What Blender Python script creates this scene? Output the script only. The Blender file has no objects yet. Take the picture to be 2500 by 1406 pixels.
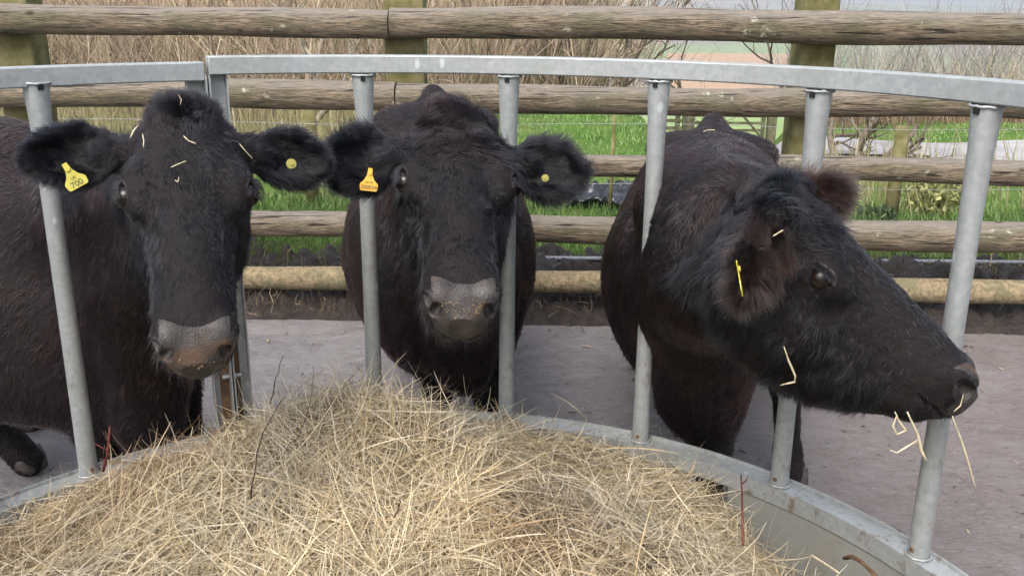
import bpy, bmesh, math, random
import numpy as np
from mathutils import Vector, Matrix
rad = math.radians
S = bpy.context.scene
COL = S.collection
RNG = np.random.default_rng(7)
random.seed(7)

# ------------------------------------------------------------------ camera
CAM_H, FPX, PITCH, ROLL = 1.41, 2262.4, 0.2945, 0.0089
cd = bpy.data.cameras.new('camera'); cam = bpy.data.objects.new('camera', cd); COL.objects.link(cam)
cd.sensor_width = 36.0; cd.lens = 36.0 * FPX / 2500.0; cd.clip_start = 0.05; cd.clip_end = 9000
cam.matrix_world = Matrix.Translation((0, 0, CAM_H)) @ Matrix.Rotation(math.pi / 2 - PITCH, 4, 'X') @ Matrix.Rotation(ROLL, 4, 'Z')
S.camera = cam

# ------------------------------------------------------------------ light
SUN_EL, SUN_AZ = rad(52), rad(205)      # azimuth measured from +Y clockwise: behind the camera, a little to the left
w = bpy.data.worlds.new('World'); S.world = w; w.use_nodes = True
nt = w.node_tree; bg = nt.nodes['Background']
sky = nt.nodes.new('ShaderNodeTexSky'); sky.sky_type = 'NISHITA'; sky.sun_disc = False
sky.sun_elevation = SUN_EL; sky.sun_rotation = SUN_AZ; sky.dust_density = 5.0; sky.air_density = 1.2; sky.ozone_density = 1.0
hsv = nt.nodes.new('ShaderNodeHueSaturation'); hsv.inputs['Saturation'].default_value = 0.6
nt.links.new(sky.outputs[0], hsv.inputs['Color']); nt.links.new(hsv.outputs[0], bg.inputs[0]); bg.inputs[1].default_value = 0.15
sl = bpy.data.lights.new('sun', 'SUN'); sun = bpy.data.objects.new('sun', sl); COL.objects.link(sun)
sl.energy = 1.2; sl.angle = rad(35); sl.color = (1.0, 0.975, 0.945)
sd = Vector((math.sin(SUN_AZ) * math.cos(SUN_EL), math.cos(SUN_AZ) * math.cos(SUN_EL), math.sin(SUN_EL)))
sun.rotation_euler = sd.to_track_quat('Z', 'Y').to_euler()
S.view_settings.view_transform = 'Standard'; S.view_settings.look = 'None'; S.view_settings.exposure = 1.25; S.view_settings.gamma = 1.0
S.cycles.max_bounces = 6; S.cycles.transparent_max_bounces = 8; S.cycles.use_denoising = True

# ------------------------------------------------------------------ helpers
def proj_at(px, py, Y):
    """world point at forward distance Y that the given photo pixel sees (used only to measure real positions)"""
    u, v = px - 1250, py - 703
    u, v = u * math.cos(ROLL) + v * math.sin(ROLL), -u * math.sin(ROLL) + v * math.cos(ROLL)
    fw = np.array([0, math.cos(PITCH), -math.sin(PITCH)]); up = np.array([0, math.sin(PITCH), math.cos(PITCH)])
    d = fw * FPX + np.array([1., 0, 0]) * u - up * v
    return np.array([0, 0, CAM_H]) + d * Y / d[1]

def tag(o, label=None, cat=None, group=None, kind=None):
    if label: o['label'] = label
    if cat: o['category'] = cat
    if group: o['group'] = group
    if kind: o['kind'] = kind
    return o
def empty(name, loc=(0, 0, 0)):
    o = bpy.data.objects.new(name, None); o.location = loc; o.empty_display_size = 0.1; COL.objects.link(o); return o
def link(name, me, mat=None, parent=None):
    o = bpy.data.objects.new(name, me); COL.objects.link(o)
    for m in (mat if isinstance(mat, (list, tuple)) else [mat]):
        if m: me.materials.append(m)
    if parent:
        o.parent = parent; o.matrix_parent_inverse = Matrix.Translation(-Vector(parent.location))
        p = parent.parent
        if p: o.matrix_parent_inverse = Matrix.Translation(-Vector(p.location)) @ Matrix.Identity(4) if parent.type == 'EMPTY' else Matrix.Identity(4)
    return o
def np_mesh(name, V, F, smooth=True, cols=None, matidx=None):
    """V (n,3); F (m,k) all faces the same size"""
    me = bpy.data.meshes.new(name)
    V = np.ascontiguousarray(V, np.float32); F = np.ascontiguousarray(F, np.int32)
    m, k = F.shape
    me.vertices.add(len(V)); me.vertices.foreach_set('co', V.ravel())
    me.loops.add(m * k); me.loops.foreach_set('vertex_index', F.ravel())
    me.polygons.add(m); me.polygons.foreach_set('loop_start', np.arange(0, m * k, k, dtype=np.int32))
    me.polygons.foreach_set('loop_total', np.full(m, k, np.int32))
    me.polygons.foreach_set('use_smooth', np.full(m, smooth, bool))
    if matidx is not None: me.polygons.foreach_set('material_index', np.ascontiguousarray(matidx, np.int32))
    if cols is not None:
        a = me.color_attributes.new('tint', 'FLOAT_COLOR', 'POINT')
        c = np.ones((len(V), 4), np.float32); c[:, :3] = cols; a.data.foreach_set('color', c.ravel())
    me.update(calc_edges=True); me.validate()
    return me
class MB:
    def __init__(s): s.V = []; s.F = []; s.n = 0
    def add(s, V, F):
        s.V.append(np.asarray(V, float)); s.F += [tuple(i + s.n for i in f) for f in F]; s.n += len(V); return s
    def box(s, c, h, R=None):
        c = np.asarray(c, float); h = np.asarray(h, float)
        P = np.array([[x, y, z] for x in (-1, 1) for y in (-1, 1) for z in (-1, 1)]) * h
        if R is not None: P = P @ np.asarray(R).T
        return s.add(P + c, [(0, 1, 3, 2), (4, 6, 7, 5), (0, 4, 5, 1), (2, 3, 7, 6), (0, 2, 6, 4), (1, 5, 7, 3)])
    def tube(s, pts, r, n=12, cap=True, jit=0.0):
        pts = np.asarray(pts, float); r = np.broadcast_to(r, (len(pts),)).astype(float)
        t = np.gradient(pts, axis=0); t /= np.linalg.norm(t, axis=1)[:, None] + 1e-12
        ref = np.array([0, 0, 1.]) if abs(t[0][2]) < .9 else np.array([1., 0, 0])
        V = []
        a = np.cross(t[0], ref); a /= np.linalg.norm(a)
        for i in range(len(pts)):
            a = a - t[i] * (a @ t[i]); a /= np.linalg.norm(a); b = np.cross(t[i], a)
            ang = np.arange(n) / n * 2 * math.pi
            rr = r[i] * (1 + jit * np.sin(ang * 2 + i * .7) * .5)
            V.append(pts[i] + np.outer(np.cos(ang) * rr, a) + np.outer(np.sin(ang) * rr, b))
        F = [(i * n + j, i * n + (j + 1) % n, (i + 1) * n + (j + 1) % n, (i + 1) * n + j) for i in range(len(pts) - 1) for j in range(n)]
        if cap: F += [tuple(range(n))[::-1], tuple((len(pts) - 1) * n + j for j in range(n))]
        return s.add(np.concatenate(V), F)
    def build(s, name, mat, parent=None, smooth=False, bevel=0, auto=None):
        me = bpy.data.meshes.new(name); me.from_pydata([tuple(v) for v in np.concatenate(s.V)], [], s.F); me.update()
        for p in me.polygons: p.use_smooth = smooth or (auto is not None)
        o = link(name, me, mat, parent)
        if bevel:
            b = o.modifiers.new('b', 'BEVEL'); b.width = bevel; b.segments = 2; b.limit_method = 'ANGLE'; b.angle_limit = rad(40)
        if auto is not None: me.set_sharp_from_angle(angle=auto)
        return o

# value noise (numpy)
_T = np.random.default_rng(3).random((64, 64, 64)).astype(np.float32)
def noise(P, scale, seed=0):
    Q = np.asarray(P) * scale + seed * 17.13
    i = np.floor(Q).astype(int); f = Q - i; f = f * f * (3 - 2 * f); r = 0
    for dx in (0, 1):
        for dy in (0, 1):
            for dz in (0, 1):
                wgt = (f[:, 0] if dx else 1 - f[:, 0]) * (f[:, 1] if dy else 1 - f[:, 1]) * (f[:, 2] if dz else 1 - f[:, 2])
                r = r + wgt * _T[(i[:, 0] + dx) % 64, (i[:, 1] + dy) % 64, (i[:, 2] + dz) % 64]
    return r * 2 - 1
def vnoise(P, scale, seed=0): return np.stack([noise(P, scale, seed + k * 3.7) for k in range(3)], -1)
def unit(a): return a / (np.linalg.norm(a, axis=-1, keepdims=True) + 1e-12)

def strand_mesh(name, C, width, side, cols, tip=0.3, base=1.0):
    """C (N,K,3) centre lines -> flat tapering blades"""
    N, K, _ = C.shape
    prof = np.interp(np.linspace(0, 1, K), [0, .3, .75, 1], [base * .7, 1, .8, tip])
    off = side[:, None, :] * (np.asarray(width).reshape(-1, 1, 1) * prof[None, :, None]) * .5
    V = np.stack([C - off, C + off], 2).reshape(-1, 3)
    b = np.arange(N)[:, None] * (2 * K) + np.arange(K - 1)[None, :] * 2
    F = np.stack([b, b + 1, b + 3, b + 2], -1).reshape(-1, 4)
    return np_mesh(name, V, F, True, np.repeat(cols, 2 * K, axis=0))

# ------------------------------------------------------------------ materials
def mat(name, rough=.8, spec=.3, metal=0.0):
    m = bpy.data.materials.new(name); m.use_nodes = True
    b = m.node_tree.nodes['Principled BSDF']; b.inputs['Roughness'].default_value = rough
    b.inputs['Specular IOR Level'].default_value = spec; b.inputs['Metallic'].default_value = metal
    return m, m.node_tree, b
class N:
    """small node helper"""
    def __init__(s, nt): s.nt = nt
    def node(s, t, **k):
        n = s.nt.nodes.new(t)
        for a, v in k.items(): setattr(n, a, v)
        return n
    def pos(s, scale=(1, 1, 1), rot=(0, 0, 0), obj=False):
        g = s.node('ShaderNodeTexCoord') if obj else s.node('ShaderNodeNewGeometry')
        m = s.node('ShaderNodeMapping'); m.inputs['Scale'].default_value = scale; m.inputs['Rotation'].default_value = rot
        s.nt.links.new(g.outputs['Object'] if obj else g.outputs['Position'], m.inputs['Vector']); return m.outputs[0]
    def noise(s, vec, sc, det=6, rough=.55, dist=0):
        n = s.node('ShaderNodeTexNoise'); n.inputs['Scale'].default_value = sc; n.inputs['Detail'].default_value = det
        n.inputs['Roughness'].default_value = rough; n.inputs['Distortion'].default_value = dist
        s.nt.links.new(vec, n.inputs['Vector']); return n.outputs['Fac']
    def voro(s, vec, sc, feature='F1', out='Distance'):
        n = s.node('ShaderNodeTexVoronoi', feature=feature); n.inputs['Scale'].default_value = sc
        s.nt.links.new(vec, n.inputs['Vector']); return n.outputs[out]
    def ramp(s, fac, stops):
        r = s.node('ShaderNodeValToRGB'); e = r.color_ramp.elements
        while len(e) < len(stops): e.new(.5)
        for q, (p, c) in zip(e, stops):
            q.position = p; q.color = (*c, 1) if isinstance(c, (tuple, list)) else (c, c, c, 1)
        s.nt.links.new(fac, r.inputs[0]); return r.outputs[0]
    def mix(s, f, a, b, mode='MIX'):
        m = s.node('ShaderNodeMix', data_type='RGBA', blend_type=mode)
        for sock, v in ((m.inputs[0], f), (m.inputs[6], a), (m.inputs[7], b)):
            if isinstance(v, bpy.types.NodeSocket): s.nt.links.new(v, sock)
            else: sock.default_value = v if not isinstance(v, tuple) else (*v, 1)
        return m.outputs[2]
    def math(s, op, a, b=0.0):
        m = s.node('ShaderNodeMath', operation=op)
        for sock, v in ((m.inputs[0], a), (m.inputs[1], b)):
            if isinstance(v, bpy.types.NodeSocket): s.nt.links.new(v, sock)
            else: sock.default_value = v
        return m.outputs[0]
    def sep(s, vec):
        n = s.node('ShaderNodeSeparateXYZ'); s.nt.links.new(vec, n.inputs[0]); return n.outputs
    def bump(s, bsdf, h, strength=.4, dist=.01):
        b = s.node('ShaderNodeBump'); b.inputs['Strength'].default_value = strength; b.inputs['Distance'].default_value = dist
        s.nt.links.new(h, b.inputs['Height']); s.nt.links.new(b.outputs[0], bsdf.inputs['Normal'])
    def to(s, a, b): s.nt.links.new(a, b)

def galv(name, tint=(1, 1, 1), dark=1.0):
    m, t, b = mat(name, .48, .5, .35); n = N(t); p = n.pos()
    cells = n.voro(p, 95, out='Color'); cs = n.sep(cells)[0]
    big = n.noise(p, 9, 5); blot = n.ramp(n.voro(n.pos((1, 1, .5)), 22, out='Distance'), [(.10, 1.0), (.16, 0.0)])
    c = n.mix(cs, tuple(.33 * k * dark for k in (.93, 1.0, 1.02)), tuple(.40 * k * dark for k in (.96, 1.0, 1.02)))
    c = n.mix(n.ramp(big, [(.35, 0.0), (.7, .55)]), c, tuple(x * .6 * dark for x in (.40, .43, .40)))
    pick = n.math('GREATER_THAN', n.sep(n.voro(n.pos((1, 1, .5)), 22, out='Color'))[1], .62)
    c = n.mix(n.math('MULTIPLY', n.math('MULTIPLY', blot, pick), .55), c, (.62, .66, .68))
    low = n.ramp(n.sep(p)[2], [(.38, 1.0), (1.0, .12)])
    muck = n.ramp(n.noise(n.pos((1, 1, .45)), 38, 8, .7), [(.56, 0.0), (.66, .85)])
    c = n.mix(n.math('MULTIPLY', low, muck), c, (.17, .13, .085))
    scr = n.ramp(n.noise(n.pos((1, 1, .12)), 170, 4, .6), [(.62, 0.0), (.70, .35)]); c = n.mix(scr, c, (.17, .18, .18))
    n.to(c, b.inputs['Base Color']); n.to(n.ramp(big, [(.3, .40), (.8, .62)]), b.inputs['Roughness'])
    n.bump(b, n.noise(p, 60, 4), .25, .003)
    return m
M = {}
M['galv'] = galv('galvanised_steel')
def galv_dirty():
    m, t, b = mat('galvanised_sheet', .5, .4, .25); n = N(t); p = n.pos()
    z = n.noise(n.pos((1, 1, .35)), 7, 6); c = n.mix(z, (.20, .215, .205), (.32, .325, .30))
    c = n.mix(n.ramp(n.noise(p, 4, 5), [(.52, 0.0), (.7, .6)]), c, (.25, .19, .11))
    c = n.mix(n.ramp(n.noise(p, 120, 3), [(.6, 0.0), (.75, .5)]), c, (.14, .11, .08))
    n.to(c, b.inputs['Base Color']); n.bump(b, n.noise(p, 40, 4), .2, .003); return m
M['sheet'] = galv_dirty()
def simple(name, c1, c2, sc=30, rough=.8, spec=.3, bump=.3, bd=.004, obj=False):
    m, t, b = mat(name, rough, spec); n = N(t); p = n.pos(obj=obj); f = n.noise(p, sc, 6)
    n.to(n.mix(n.ramp(f, [(.35, 0.0), (.65, 1.0)]), c1, c2), b.inputs['Base Color']); n.bump(b, f, bump, bd); return m
M['rust'] = simple('rust_and_dung', (.07, .035, .018), (.16, .10, .055), 40)
M['post'] = simple('mossy_post', (.10, .095, .035), (.21, .185, .095), 12, .9, .1, .5, .01)
M['black'] = simple('dark_hole', (.006, .006, .006), (.012, .012, .012), 20)
def tinted(name, rough=.75, spec=.25, trans=0.0):
    m, t, b = mat(name, rough, spec); n = N(t); a = n.node('ShaderNodeVertexColor', layer_name='tint')
    n.to(a.outputs[0], b.inputs['Base Color'])
    if trans:
        tr = n.node('ShaderNodeBsdfTranslucent'); n.to(a.outputs[0], tr.inputs[0])
        mx = n.node('ShaderNodeMixShader'); mx.inputs[0].default_value = trans
        n.to(b.outputs[0], mx.inputs[1]); n.to(tr.outputs[0], mx.inputs[2])
        n.to(mx.outputs[0], t.nodes['Material Output'].inputs['Surface'])
    return m
M['blade'] = tinted('grass_blades', .6, .3, .3)
M['straw'] = tinted('hay_stalks', .6, .35, .25)
M['twig'] = tinted('bare_twigs', .85, .15)

# ------------------------------------------------------------------ terrain
PY = [-60, 4.10, 4.30, 4.5, 5.0, 8.0, 10.5, 12.5, 16, 25, 50, 100, 200, 400, 800, 1500, 3000, 6000]
PZ = [-.02, -.02, .06, .15, .20, .20, .20, -.05, -.75, -2.1, -4.1, -6.5, -6.4, -3.5, 1, 5, 10, 14]
def terrain(x, y):
    z = np.interp(y, PY, PZ)
    far = np.clip((y - 300) / 900, 0, 1)
    z = z + far * (8 * np.sin(x / 260 + 1.3) + 6 * np.sin(x / 120 + y / 300)) * np.clip(y / 1500, .3, 1.5)
    z = z + .16 * np.exp(-(((x - .9) / 1.3) ** 2 + ((y - 9.3) / 1.3) ** 2))
    near = np.clip((y - 4.2) / 1, 0, 1) * np.clip(1 - (y - 20) / 40, 0, 1)
    z = z + near * .03 * (np.sin(x * 2.1 + y) + np.sin(x * .9 - y * 1.7))
    band = np.clip((x / np.maximum(y, 1) - .13) / .04, 0, 1) * np.clip((.30 - x / np.maximum(y, 1)) / .03, 0, 1) * np.clip((y - 7.3) / .5, 0, 1) * np.clip((26 - y) / 2, 0, 1)
    z = z * (1 - band) + band * np.minimum(z, .2 - (y - 7.5) * .131)
    hill = np.clip((y - 14) / 60, 0, 1) * np.clip(-(x / np.maximum(y, 1)) * 2 - .1, 0, 1) * np.clip(1 - (y - 90) / 100, 0, 1)
    return z + hill * 7
ys = np.unique(np.concatenate([np.linspace(-60, 3.5, 12), np.linspace(3.5, 14, 90), np.geomspace(14, 6500, 150)]))
xs = np.linspace(-1, 1, 161)
xs = np.sign(xs) * np.abs(xs) ** 1.3
X = xs[None, :] * np.maximum(12, ys[:, None] * 1.1); Y = np.repeat(ys[:, None], len(xs), 1); Z = terrain(X, Y)
V = np.stack([X, Y, Z], -1).reshape(-1, 3); nx = len(xs)
b = (np.arange(len(ys) - 1)[:, None] * nx + np.arange(nx - 1)[None, :]).ravel()
F = np.stack([b, b + 1, b + nx + 1, b + nx], -1)
def m_ground():
    m, t, b = mat('pasture_and_hills', .95, .1); n = N(t); p = n.pos(); s = n.sep(p)
    near = n.mix(n.ramp(n.noise(p, 3, 6), [(.35, 0.0), (.65, 1.0)]), (.045, .105, .016), (.095, .165, .030))
    near = n.mix(n.ramp(n.noise(p, 1.1, 4), [(.5, 0.0), (.66, .55)]), near, (.15, .13, .06))
    mud = n.mix(n.noise(p, 14, 6), (.022, .015, .010), (.07, .052, .036))
    dy = n.math('ADD', s[1], n.math('MULTIPLY', n.noise(p, 2.5, 4), .5))
    near = n.mix(n.ramp(n.math('DIVIDE', dy, 10.0), [(.475, 0.0), (.50, 1.0)]), mud, near)
    # patchwork of far fields
    far_f = n.voro(n.pos((1 / 90., 1 / 160., 0.001)), 1.0, out='Color'); fs = n.sep(far_f)
    fields = n.mix(n.math('GREATER_THAN', fs[0], .5), (.20, .26, .15), (.28, .27, .22))
    fields = n.mix(n.math('GREATER_THAN', fs[1], .72), fields, (.30, .25, .19))
    edge = n.voro(n.pos((1 / 90., 1 / 160., 0.001)), 1.0, feature='DISTANCE_TO_EDGE')
    fields = n.mix(n.ramp(edge, [(.03, 1.0), (.06, 0.0)]), fields, (.055, .06, .045))
    wood = n.mix(n.noise(p, .3, 6), (.17, .155, .145), (.27, .25, .23))
    fields = n.mix(n.ramp(n.noise(p, .012, 4), [(.50, 0.0), (.56, 1.0)]), fields, wood)
    # ploughed field
    px = n.math('DIVIDE', s[0], s[1])
    inx = n.math('MULTIPLY', n.math('GREATER_THAN', px, .16), n.math('LESS_THAN', px, .31))
    iny = n.math('MULTIPLY', n.math('GREATER_THAN', s[1], 62.0), n.math('LESS_THAN', s[1], 175.0))
    fields = n.mix(n.math('MULTIPLY', inx, iny), fields, n.mix(n.noise(p, .4, 4), (.33, .22, .15), (.40, .28, .19)))
    mid = n.mix(n.noise(p, 1.2, 6), (.20, .30, .10), (.27, .35, .15))
    c = n.mix(n.ramp(n.math('DIVIDE', s[1], 100.0), [(.13, 0.0), (.17, 1.0)]), near, mid)
    c = n.mix(n.ramp(n.math('DIVIDE', s[1], 100.0), [(.45, 0.0), (.55, 1.0)]), c, fields)
    n.to(c, b.inputs['Base Color']); n.bump(b, n.noise(p, 20, 6), .6, .04); return m
M['ground'] = m_ground()
tag(link('ground', np_mesh('ground', V, F), M['ground']), kind='structure')

def m_concrete():
    m, t, b = mat('yard_concrete', .55, .45); n = N(t); p = n.pos()
    st = n.pos((1, 1.8, 1), (0, 0, rad(50)))
    a = n.noise(st, 9, 9, .65, .4); fine = n.noise(st, 60, 6, .7); big = n.noise(p, 1.3, 4)
    c = n.mix(n.ramp(a, [(.30, 0.0), (.70, 1.0)]), (.155, .146, .148), (.300, .288, .295))
    c = n.mix(n.ramp(fine, [(.40, .5), (.56, 0.0)]), c, (.12, .10, .10))
    s = n.sep(p)
    # brown slurry film further right, paler concrete to the left
    warm = n.ramp(n.math('ADD', n.math('MULTIPLY', s[0], .42), n.math('MULTIPLY', big, .5)), [(.30, 0.0), (.85, 1.0)])
    c = n.mix(warm, n.mix(.25, c, (.30, .295, .305)), n.mix(.55, c, (.185, .145, .128)))
    c = n.mix(n.ramp(n.noise(p, 3.6, 9, .7), [(.50, 0.0), (.70, .5)]), c, (.26, .245, .26))
    sc_ = n.pos((1, 2.4, 1), (0, 0, rad(50))); gro = n.noise(sc_, 20, 9, .75, 1.4)
    c = n.mix(n.ramp(gro, [(.38, .6), (.50, 0.0)]), c, (.13, .108, .108))
    c = n.mix(n.ramp(n.noise(p, 34, 6, .65), [(.60, 0.0), (.68, .8)]), c, (.055, .042, .036))
    n.to(c, b.inputs['Base Color'])
    n.to(n.ramp(n.noise(p, 2.2, 5), [(.40, .22), (.62, .75)]), b.inputs['Roughness'])
    n.bump(b, n.mix(.6, a, gro), .7, .03); return m
M['concrete'] = m_concrete()
gx = np.linspace(-6, 7, 120); gy = np.linspace(-4, 4.30, 92); GX, GY = np.meshgrid(gx, gy)
P = np.stack([GX, GY, 0 * GX], -1).reshape(-1, 3); P[:, 2] = .003 * noise(P, 1.5)
P[:, 1] += np.where(P[:, 1] > 4.2, .05 * noise(P, 5, 2) + .03 * noise(P, 18, 4) - P[:, 0] * .03, 0)
b = (np.arange(len(gy) - 1)[:, None] * len(gx) + np.arange(len(gx) - 1)[None, :]).ravel()
tag(link('yard', np_mesh('yard', P, np.stack([b, b + 1, b + len(gx) + 1, b + len(gx)], -1)), M['concrete']), kind='structure')
# ------------------------------------------------------------------ mud bank at the foot of the fence
def m_mud():
    m, t, b = mat('wet_mud', .5, .5); n = N(t); p = n.pos(); f = n.noise(p, 22, 8, .65)
    c = n.mix(n.ramp(f, [(.35, 0.0), (.7, 1.0)]), (.009, .006, .005), (.042, .029, .022))
    c = n.mix(n.ramp(n.noise(p, 7, 5), [(.58, 0.0), (.68, .5)]), c, (.05, .042, .043))
    n.to(c, b.inputs['Base Color']); n.to(n.ramp(n.noise(p, 9, 4), [(.35, .25), (.65, .8)]), b.inputs['Roughness']); n.bump(b, f, 1.0, .03); return m
M['mud'] = m_mud()
gx = np.arange(-5.2, 6.2, .022); gy = np.linspace(4.04, 4.76, 46); GX, GY = np.meshgrid(gx, gy)
P = np.stack([GX, GY, 0 * GX], -1).reshape(-1, 3); P[:, 1] -= P[:, 0] * .038
e = (P[:, 1] + P[:, 0] * .038 - 4.04)
f1, f2, f3 = noise(P, 5, 31), noise(P, 14, 32), noise(P, 33, 33)
base_ = np.interp(e, [0, .05, .16, .32, .72], [-.03, .0, .05, .12, .13])
P[:, 2] = base_ + np.clip(e / .1, 0, 1) * (.05 * np.abs(f1) + .075 * np.abs(f2) + .045 * np.abs(f3)) * np.clip((.76 - e) / .1, 0, 1)
b = (np.arange(len(gy) - 1)[:, None] * len(gx) + np.arange(len(gx) - 1)[None, :]).ravel()
tag(link('mud_bank', np_mesh('mud_bank', P, np.stack([b, b + 1, b + len(gx) + 1, b + len(gx)], -1)), M['mud']), kind='structure')
rng = np.random.default_rng(5)
def blades(n, xr, yr, h, w0, pal, lean=.5, K=4, keep=None, zoff=0., clump=0.):
    q = np.column_stack([rng.uniform(*xr, n), rng.uniform(*yr, n), np.zeros(n)])
    if clump: q[:, :2] += .12 * clump * vnoise(q, 2.5, 3)[:, :2]
    if keep is not None: q = q[keep(q)]
    n = len(q); q[:, 2] = terrain(q[:, 0], q[:, 1]) + zoff
    az = rng.random(n) * 2 * math.pi; ln = np.abs(rng.normal(size=n)) * lean; L = rng.uniform(*h, n) * (1 + .35 * noise(q, 1.5, 6))
    D = np.stack([np.cos(az), np.sin(az), 0 * az], -1); C = [q]
    for k in range(1, K):
        t = k / (K - 1); dr = unit(D * (ln * (.25 + 1.3 * t))[:, None] + [0, 0, 1 - .35 * t]); C.append(C[-1] + dr * (L / (K - 1))[:, None])
    C = np.stack(C, 1); sd = unit(np.stack([-np.sin(az + .6), np.cos(az + .6), 0 * az], -1) * .6 + np.array([.7, 0, 0]))
    pal = np.array(pal); c = pal[rng.integers(0, len(pal), n)] * rng.uniform(.75, 1.2, (n, 1)) * (1 + .25 * noise(q, 2.2, 7))[:, None]
    return C, rng.uniform(*w0, n), sd, c
def field(name, parts_, label, cat, m='blade'):
    K = max(p[0].shape[1] for p in parts_)
    def rs(C):
        if C.shape[1] == K: return C
        t = np.linspace(0, C.shape[1] - 1, K); i = np.minimum(t.astype(int), C.shape[1] - 2); f = (t - i)[None, :, None]
        return C[:, i] * (1 - f) + C[:, i + 1] * f
    T = [np.concatenate([rs(p[i]) if i == 0 else p[i] for p in parts_]) for i in range(4)]
    o = link(name, strand_mesh(name, T[0], T[1], T[2], T[3], tip=.1), M[m]); tag(o, label, cat, kind='stuff'); return o
GREEN = [(.12, .21, .06), (.16, .27, .08), (.09, .16, .05), (.22, .30, .11)]
DULL = [(.19, .25, .08), (.24, .28, .11), (.14, .20, .05)]
MOUND = [(.20, .33, .10), (.25, .38, .13), (.17, .28, .08), (.30, .38, .16)]
DRY = [(.42, .36, .20), (.52, .46, .28), (.33, .27, .15), (.27, .26, .12)]
on_track = lambda q: (q[:, 0] / q[:, 1] > .27) & (q[:, 1] > 7.5) & (q[:, 1] < 8.75)
field('grass', [blades(17000, (-3.4, 3.4), (4.58, 5.7), (.04, .11), (.004, .009), GREEN, .7, keep=lambda q: q[:, 1] > 4.64 + .12 * noise(q, 3, 2)),
                blades(26000, (-1.5, 6), (5.6, 11.2), (.03, .055), (.006, .012), MOUND, .6, 3, keep=lambda q: ~on_track(q) & ~((q[:, 0] / q[:, 1] > .145) & (q[:, 0] / q[:, 1] < .29) & (q[:, 1] > 7.6))),
                blades(6500, (-3.4, 3.4), (4.28, 4.85), (.05, .13), (.003, .006), DRY + DULL, 1.3, zoff=-.02)],
      'lush green grass growing on the bank and mound behind the fence', 'grass')
tall = lambda q: ((q[:, 0] / q[:, 1] < -.13 + .09 * noise(q, 2, 60)) | ((q[:, 0] / q[:, 1] > .33 + .09 * noise(q, 2, 60)) & (q[:, 1] < 7.2))) & (noise(q, 1.1, 41) > -.35)
field('dry_grass', [blades(3000, (-4, 4.5), (5.6, 7.4), (.15, .50), (.003, .007), DRY, .22, 4, keep=tall),
                    blades(4500, (-5, -.6), (7, 9.5), (.15, .45), (.004, .009), DRY, .25, 4, keep=lambda q: noise(q, 1, 42) > -.2),
                    blades(2500, (1.9, 6), (10.2, 11.4), (.25, .50), (.006, .012), [(.30, .20, .13), (.40, .30, .2), (.25, .15, .10)], .25, 4, keep=lambda q: q[:, 0] / q[:, 1] > .31)],
      'tall bleached dry grass stems standing in clumps behind the fence', 'grass')
# concrete track beyond the paddock on the right
gx = np.linspace(2.05, 9, 60); V_ = []
for x in gx:
    for y in (7.55, 7.8, 8.1, 8.4, 8.7): V_.append((x, y + .06 * math.sin(x * 3), terrain(np.array([x]), np.array([y]))[0] + .03))
b = (np.arange(59)[:, None] * 5 + np.arange(4)[None, :]).ravel()
tag(link('track', np_mesh('track', np.array(V_), np.stack([b, b + 5, b + 6, b + 1], -1)), simple('track_concrete', (.24, .23, .24), (.34, .33, .34), 3, .8)), kind='structure')
# ------------------------------------------------------------------ leafless brushwood
def twig_cloud(n, xf, yr, h, w0, pal, lean=.3, K=5, zb=0.0, wig=.25, branch=2):
    y = rng.uniform(*yr, n); x = y * rng.uniform(xf[0], xf[1], n); q = np.column_stack([x, y, 0 * x]); q[:, 2] = terrain(x, y) + zb
    L = rng.uniform(*h, n) * (1 + .25 * noise(q, .5, 3)); az = rng.random(n) * 6.283; ln = np.abs(rng.normal(size=n)) * lean
    d = unit(np.stack([np.cos(az) * ln, np.sin(az) * ln, np.ones(n)], -1)); C = [q]; out = []
    for k in range(1, K):
        d = unit(d + rng.normal(size=(n, 3)) * wig * [1, 1, .6]); C.append(C[-1] + d * (L / (K - 1))[:, None])
    C = np.stack(C, 1); W = rng.uniform(*w0, n); pal = np.array(pal); c = pal[rng.integers(0, len(pal), n)] * rng.uniform(.7, 1.2, (n, 1)) * (1 + .3 * noise(q, .8, 9))[:, None]
    Cs, Ws, cs = [C], [W], [c]
    for _ in range(branch):
        k = rng.integers(1, K - 1, n); st = C[np.arange(n), k]; dd = unit(C[np.arange(n), k + 1] - st + rng.normal(size=(n, 3)) * .55); B = [st]
        for j in range(1, K):
            dd = unit(dd + rng.normal(size=(n, 3)) * wig + [0, 0, .08]); B.append(B[-1] + dd * (L * .4 / (K - 1))[:, None])
        Cs.append(np.stack(B, 1)); Ws.append(W * .55); cs.append(c * 1.08)
    C = np.concatenate(Cs); sd = np.tile([[.95, -.2, .2]], (len(C), 1)) + rng.normal(size=(len(C), 3)) * .2
    return C, np.concatenate(Ws), unit(sd), np.concatenate(cs)
HZ = [(.20, .18, .17), (.16, .145, .145), (.27, .25, .22)]  # greyed far stems: distance haze painted into their colour
BR = [(.26, .19, .14), (.33, .25, .19), (.19, .13, .10), (.40, .33, .24), (.26, .22, .13)]
field('brushwood', [twig_cloud(4800, (-.66, -.02), (9.2, 13), (.9, 2.3), (.005, .011), BR),
                    twig_cloud(3800, (-.66, .08), (13, 18), (2.0, 4.2), (.010, .022), BR),
                    twig_cloud(1700, (-.62, .12), (18, 27), (3.5, 6.5), (.014, .034), BR),
                    twig_cloud(420, (.34, .66), (15, 24), (1.0, 2.0), (.006, .012), BR, .5),
                    twig_cloud(1300, (.30, .62), (30, 45), (3.0, 5), (.014, .03), HZ, .5)],
      'dense leafless brown scrub and hedge stems covering the slope beyond the paddock', 'scrub', 'twig')
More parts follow.
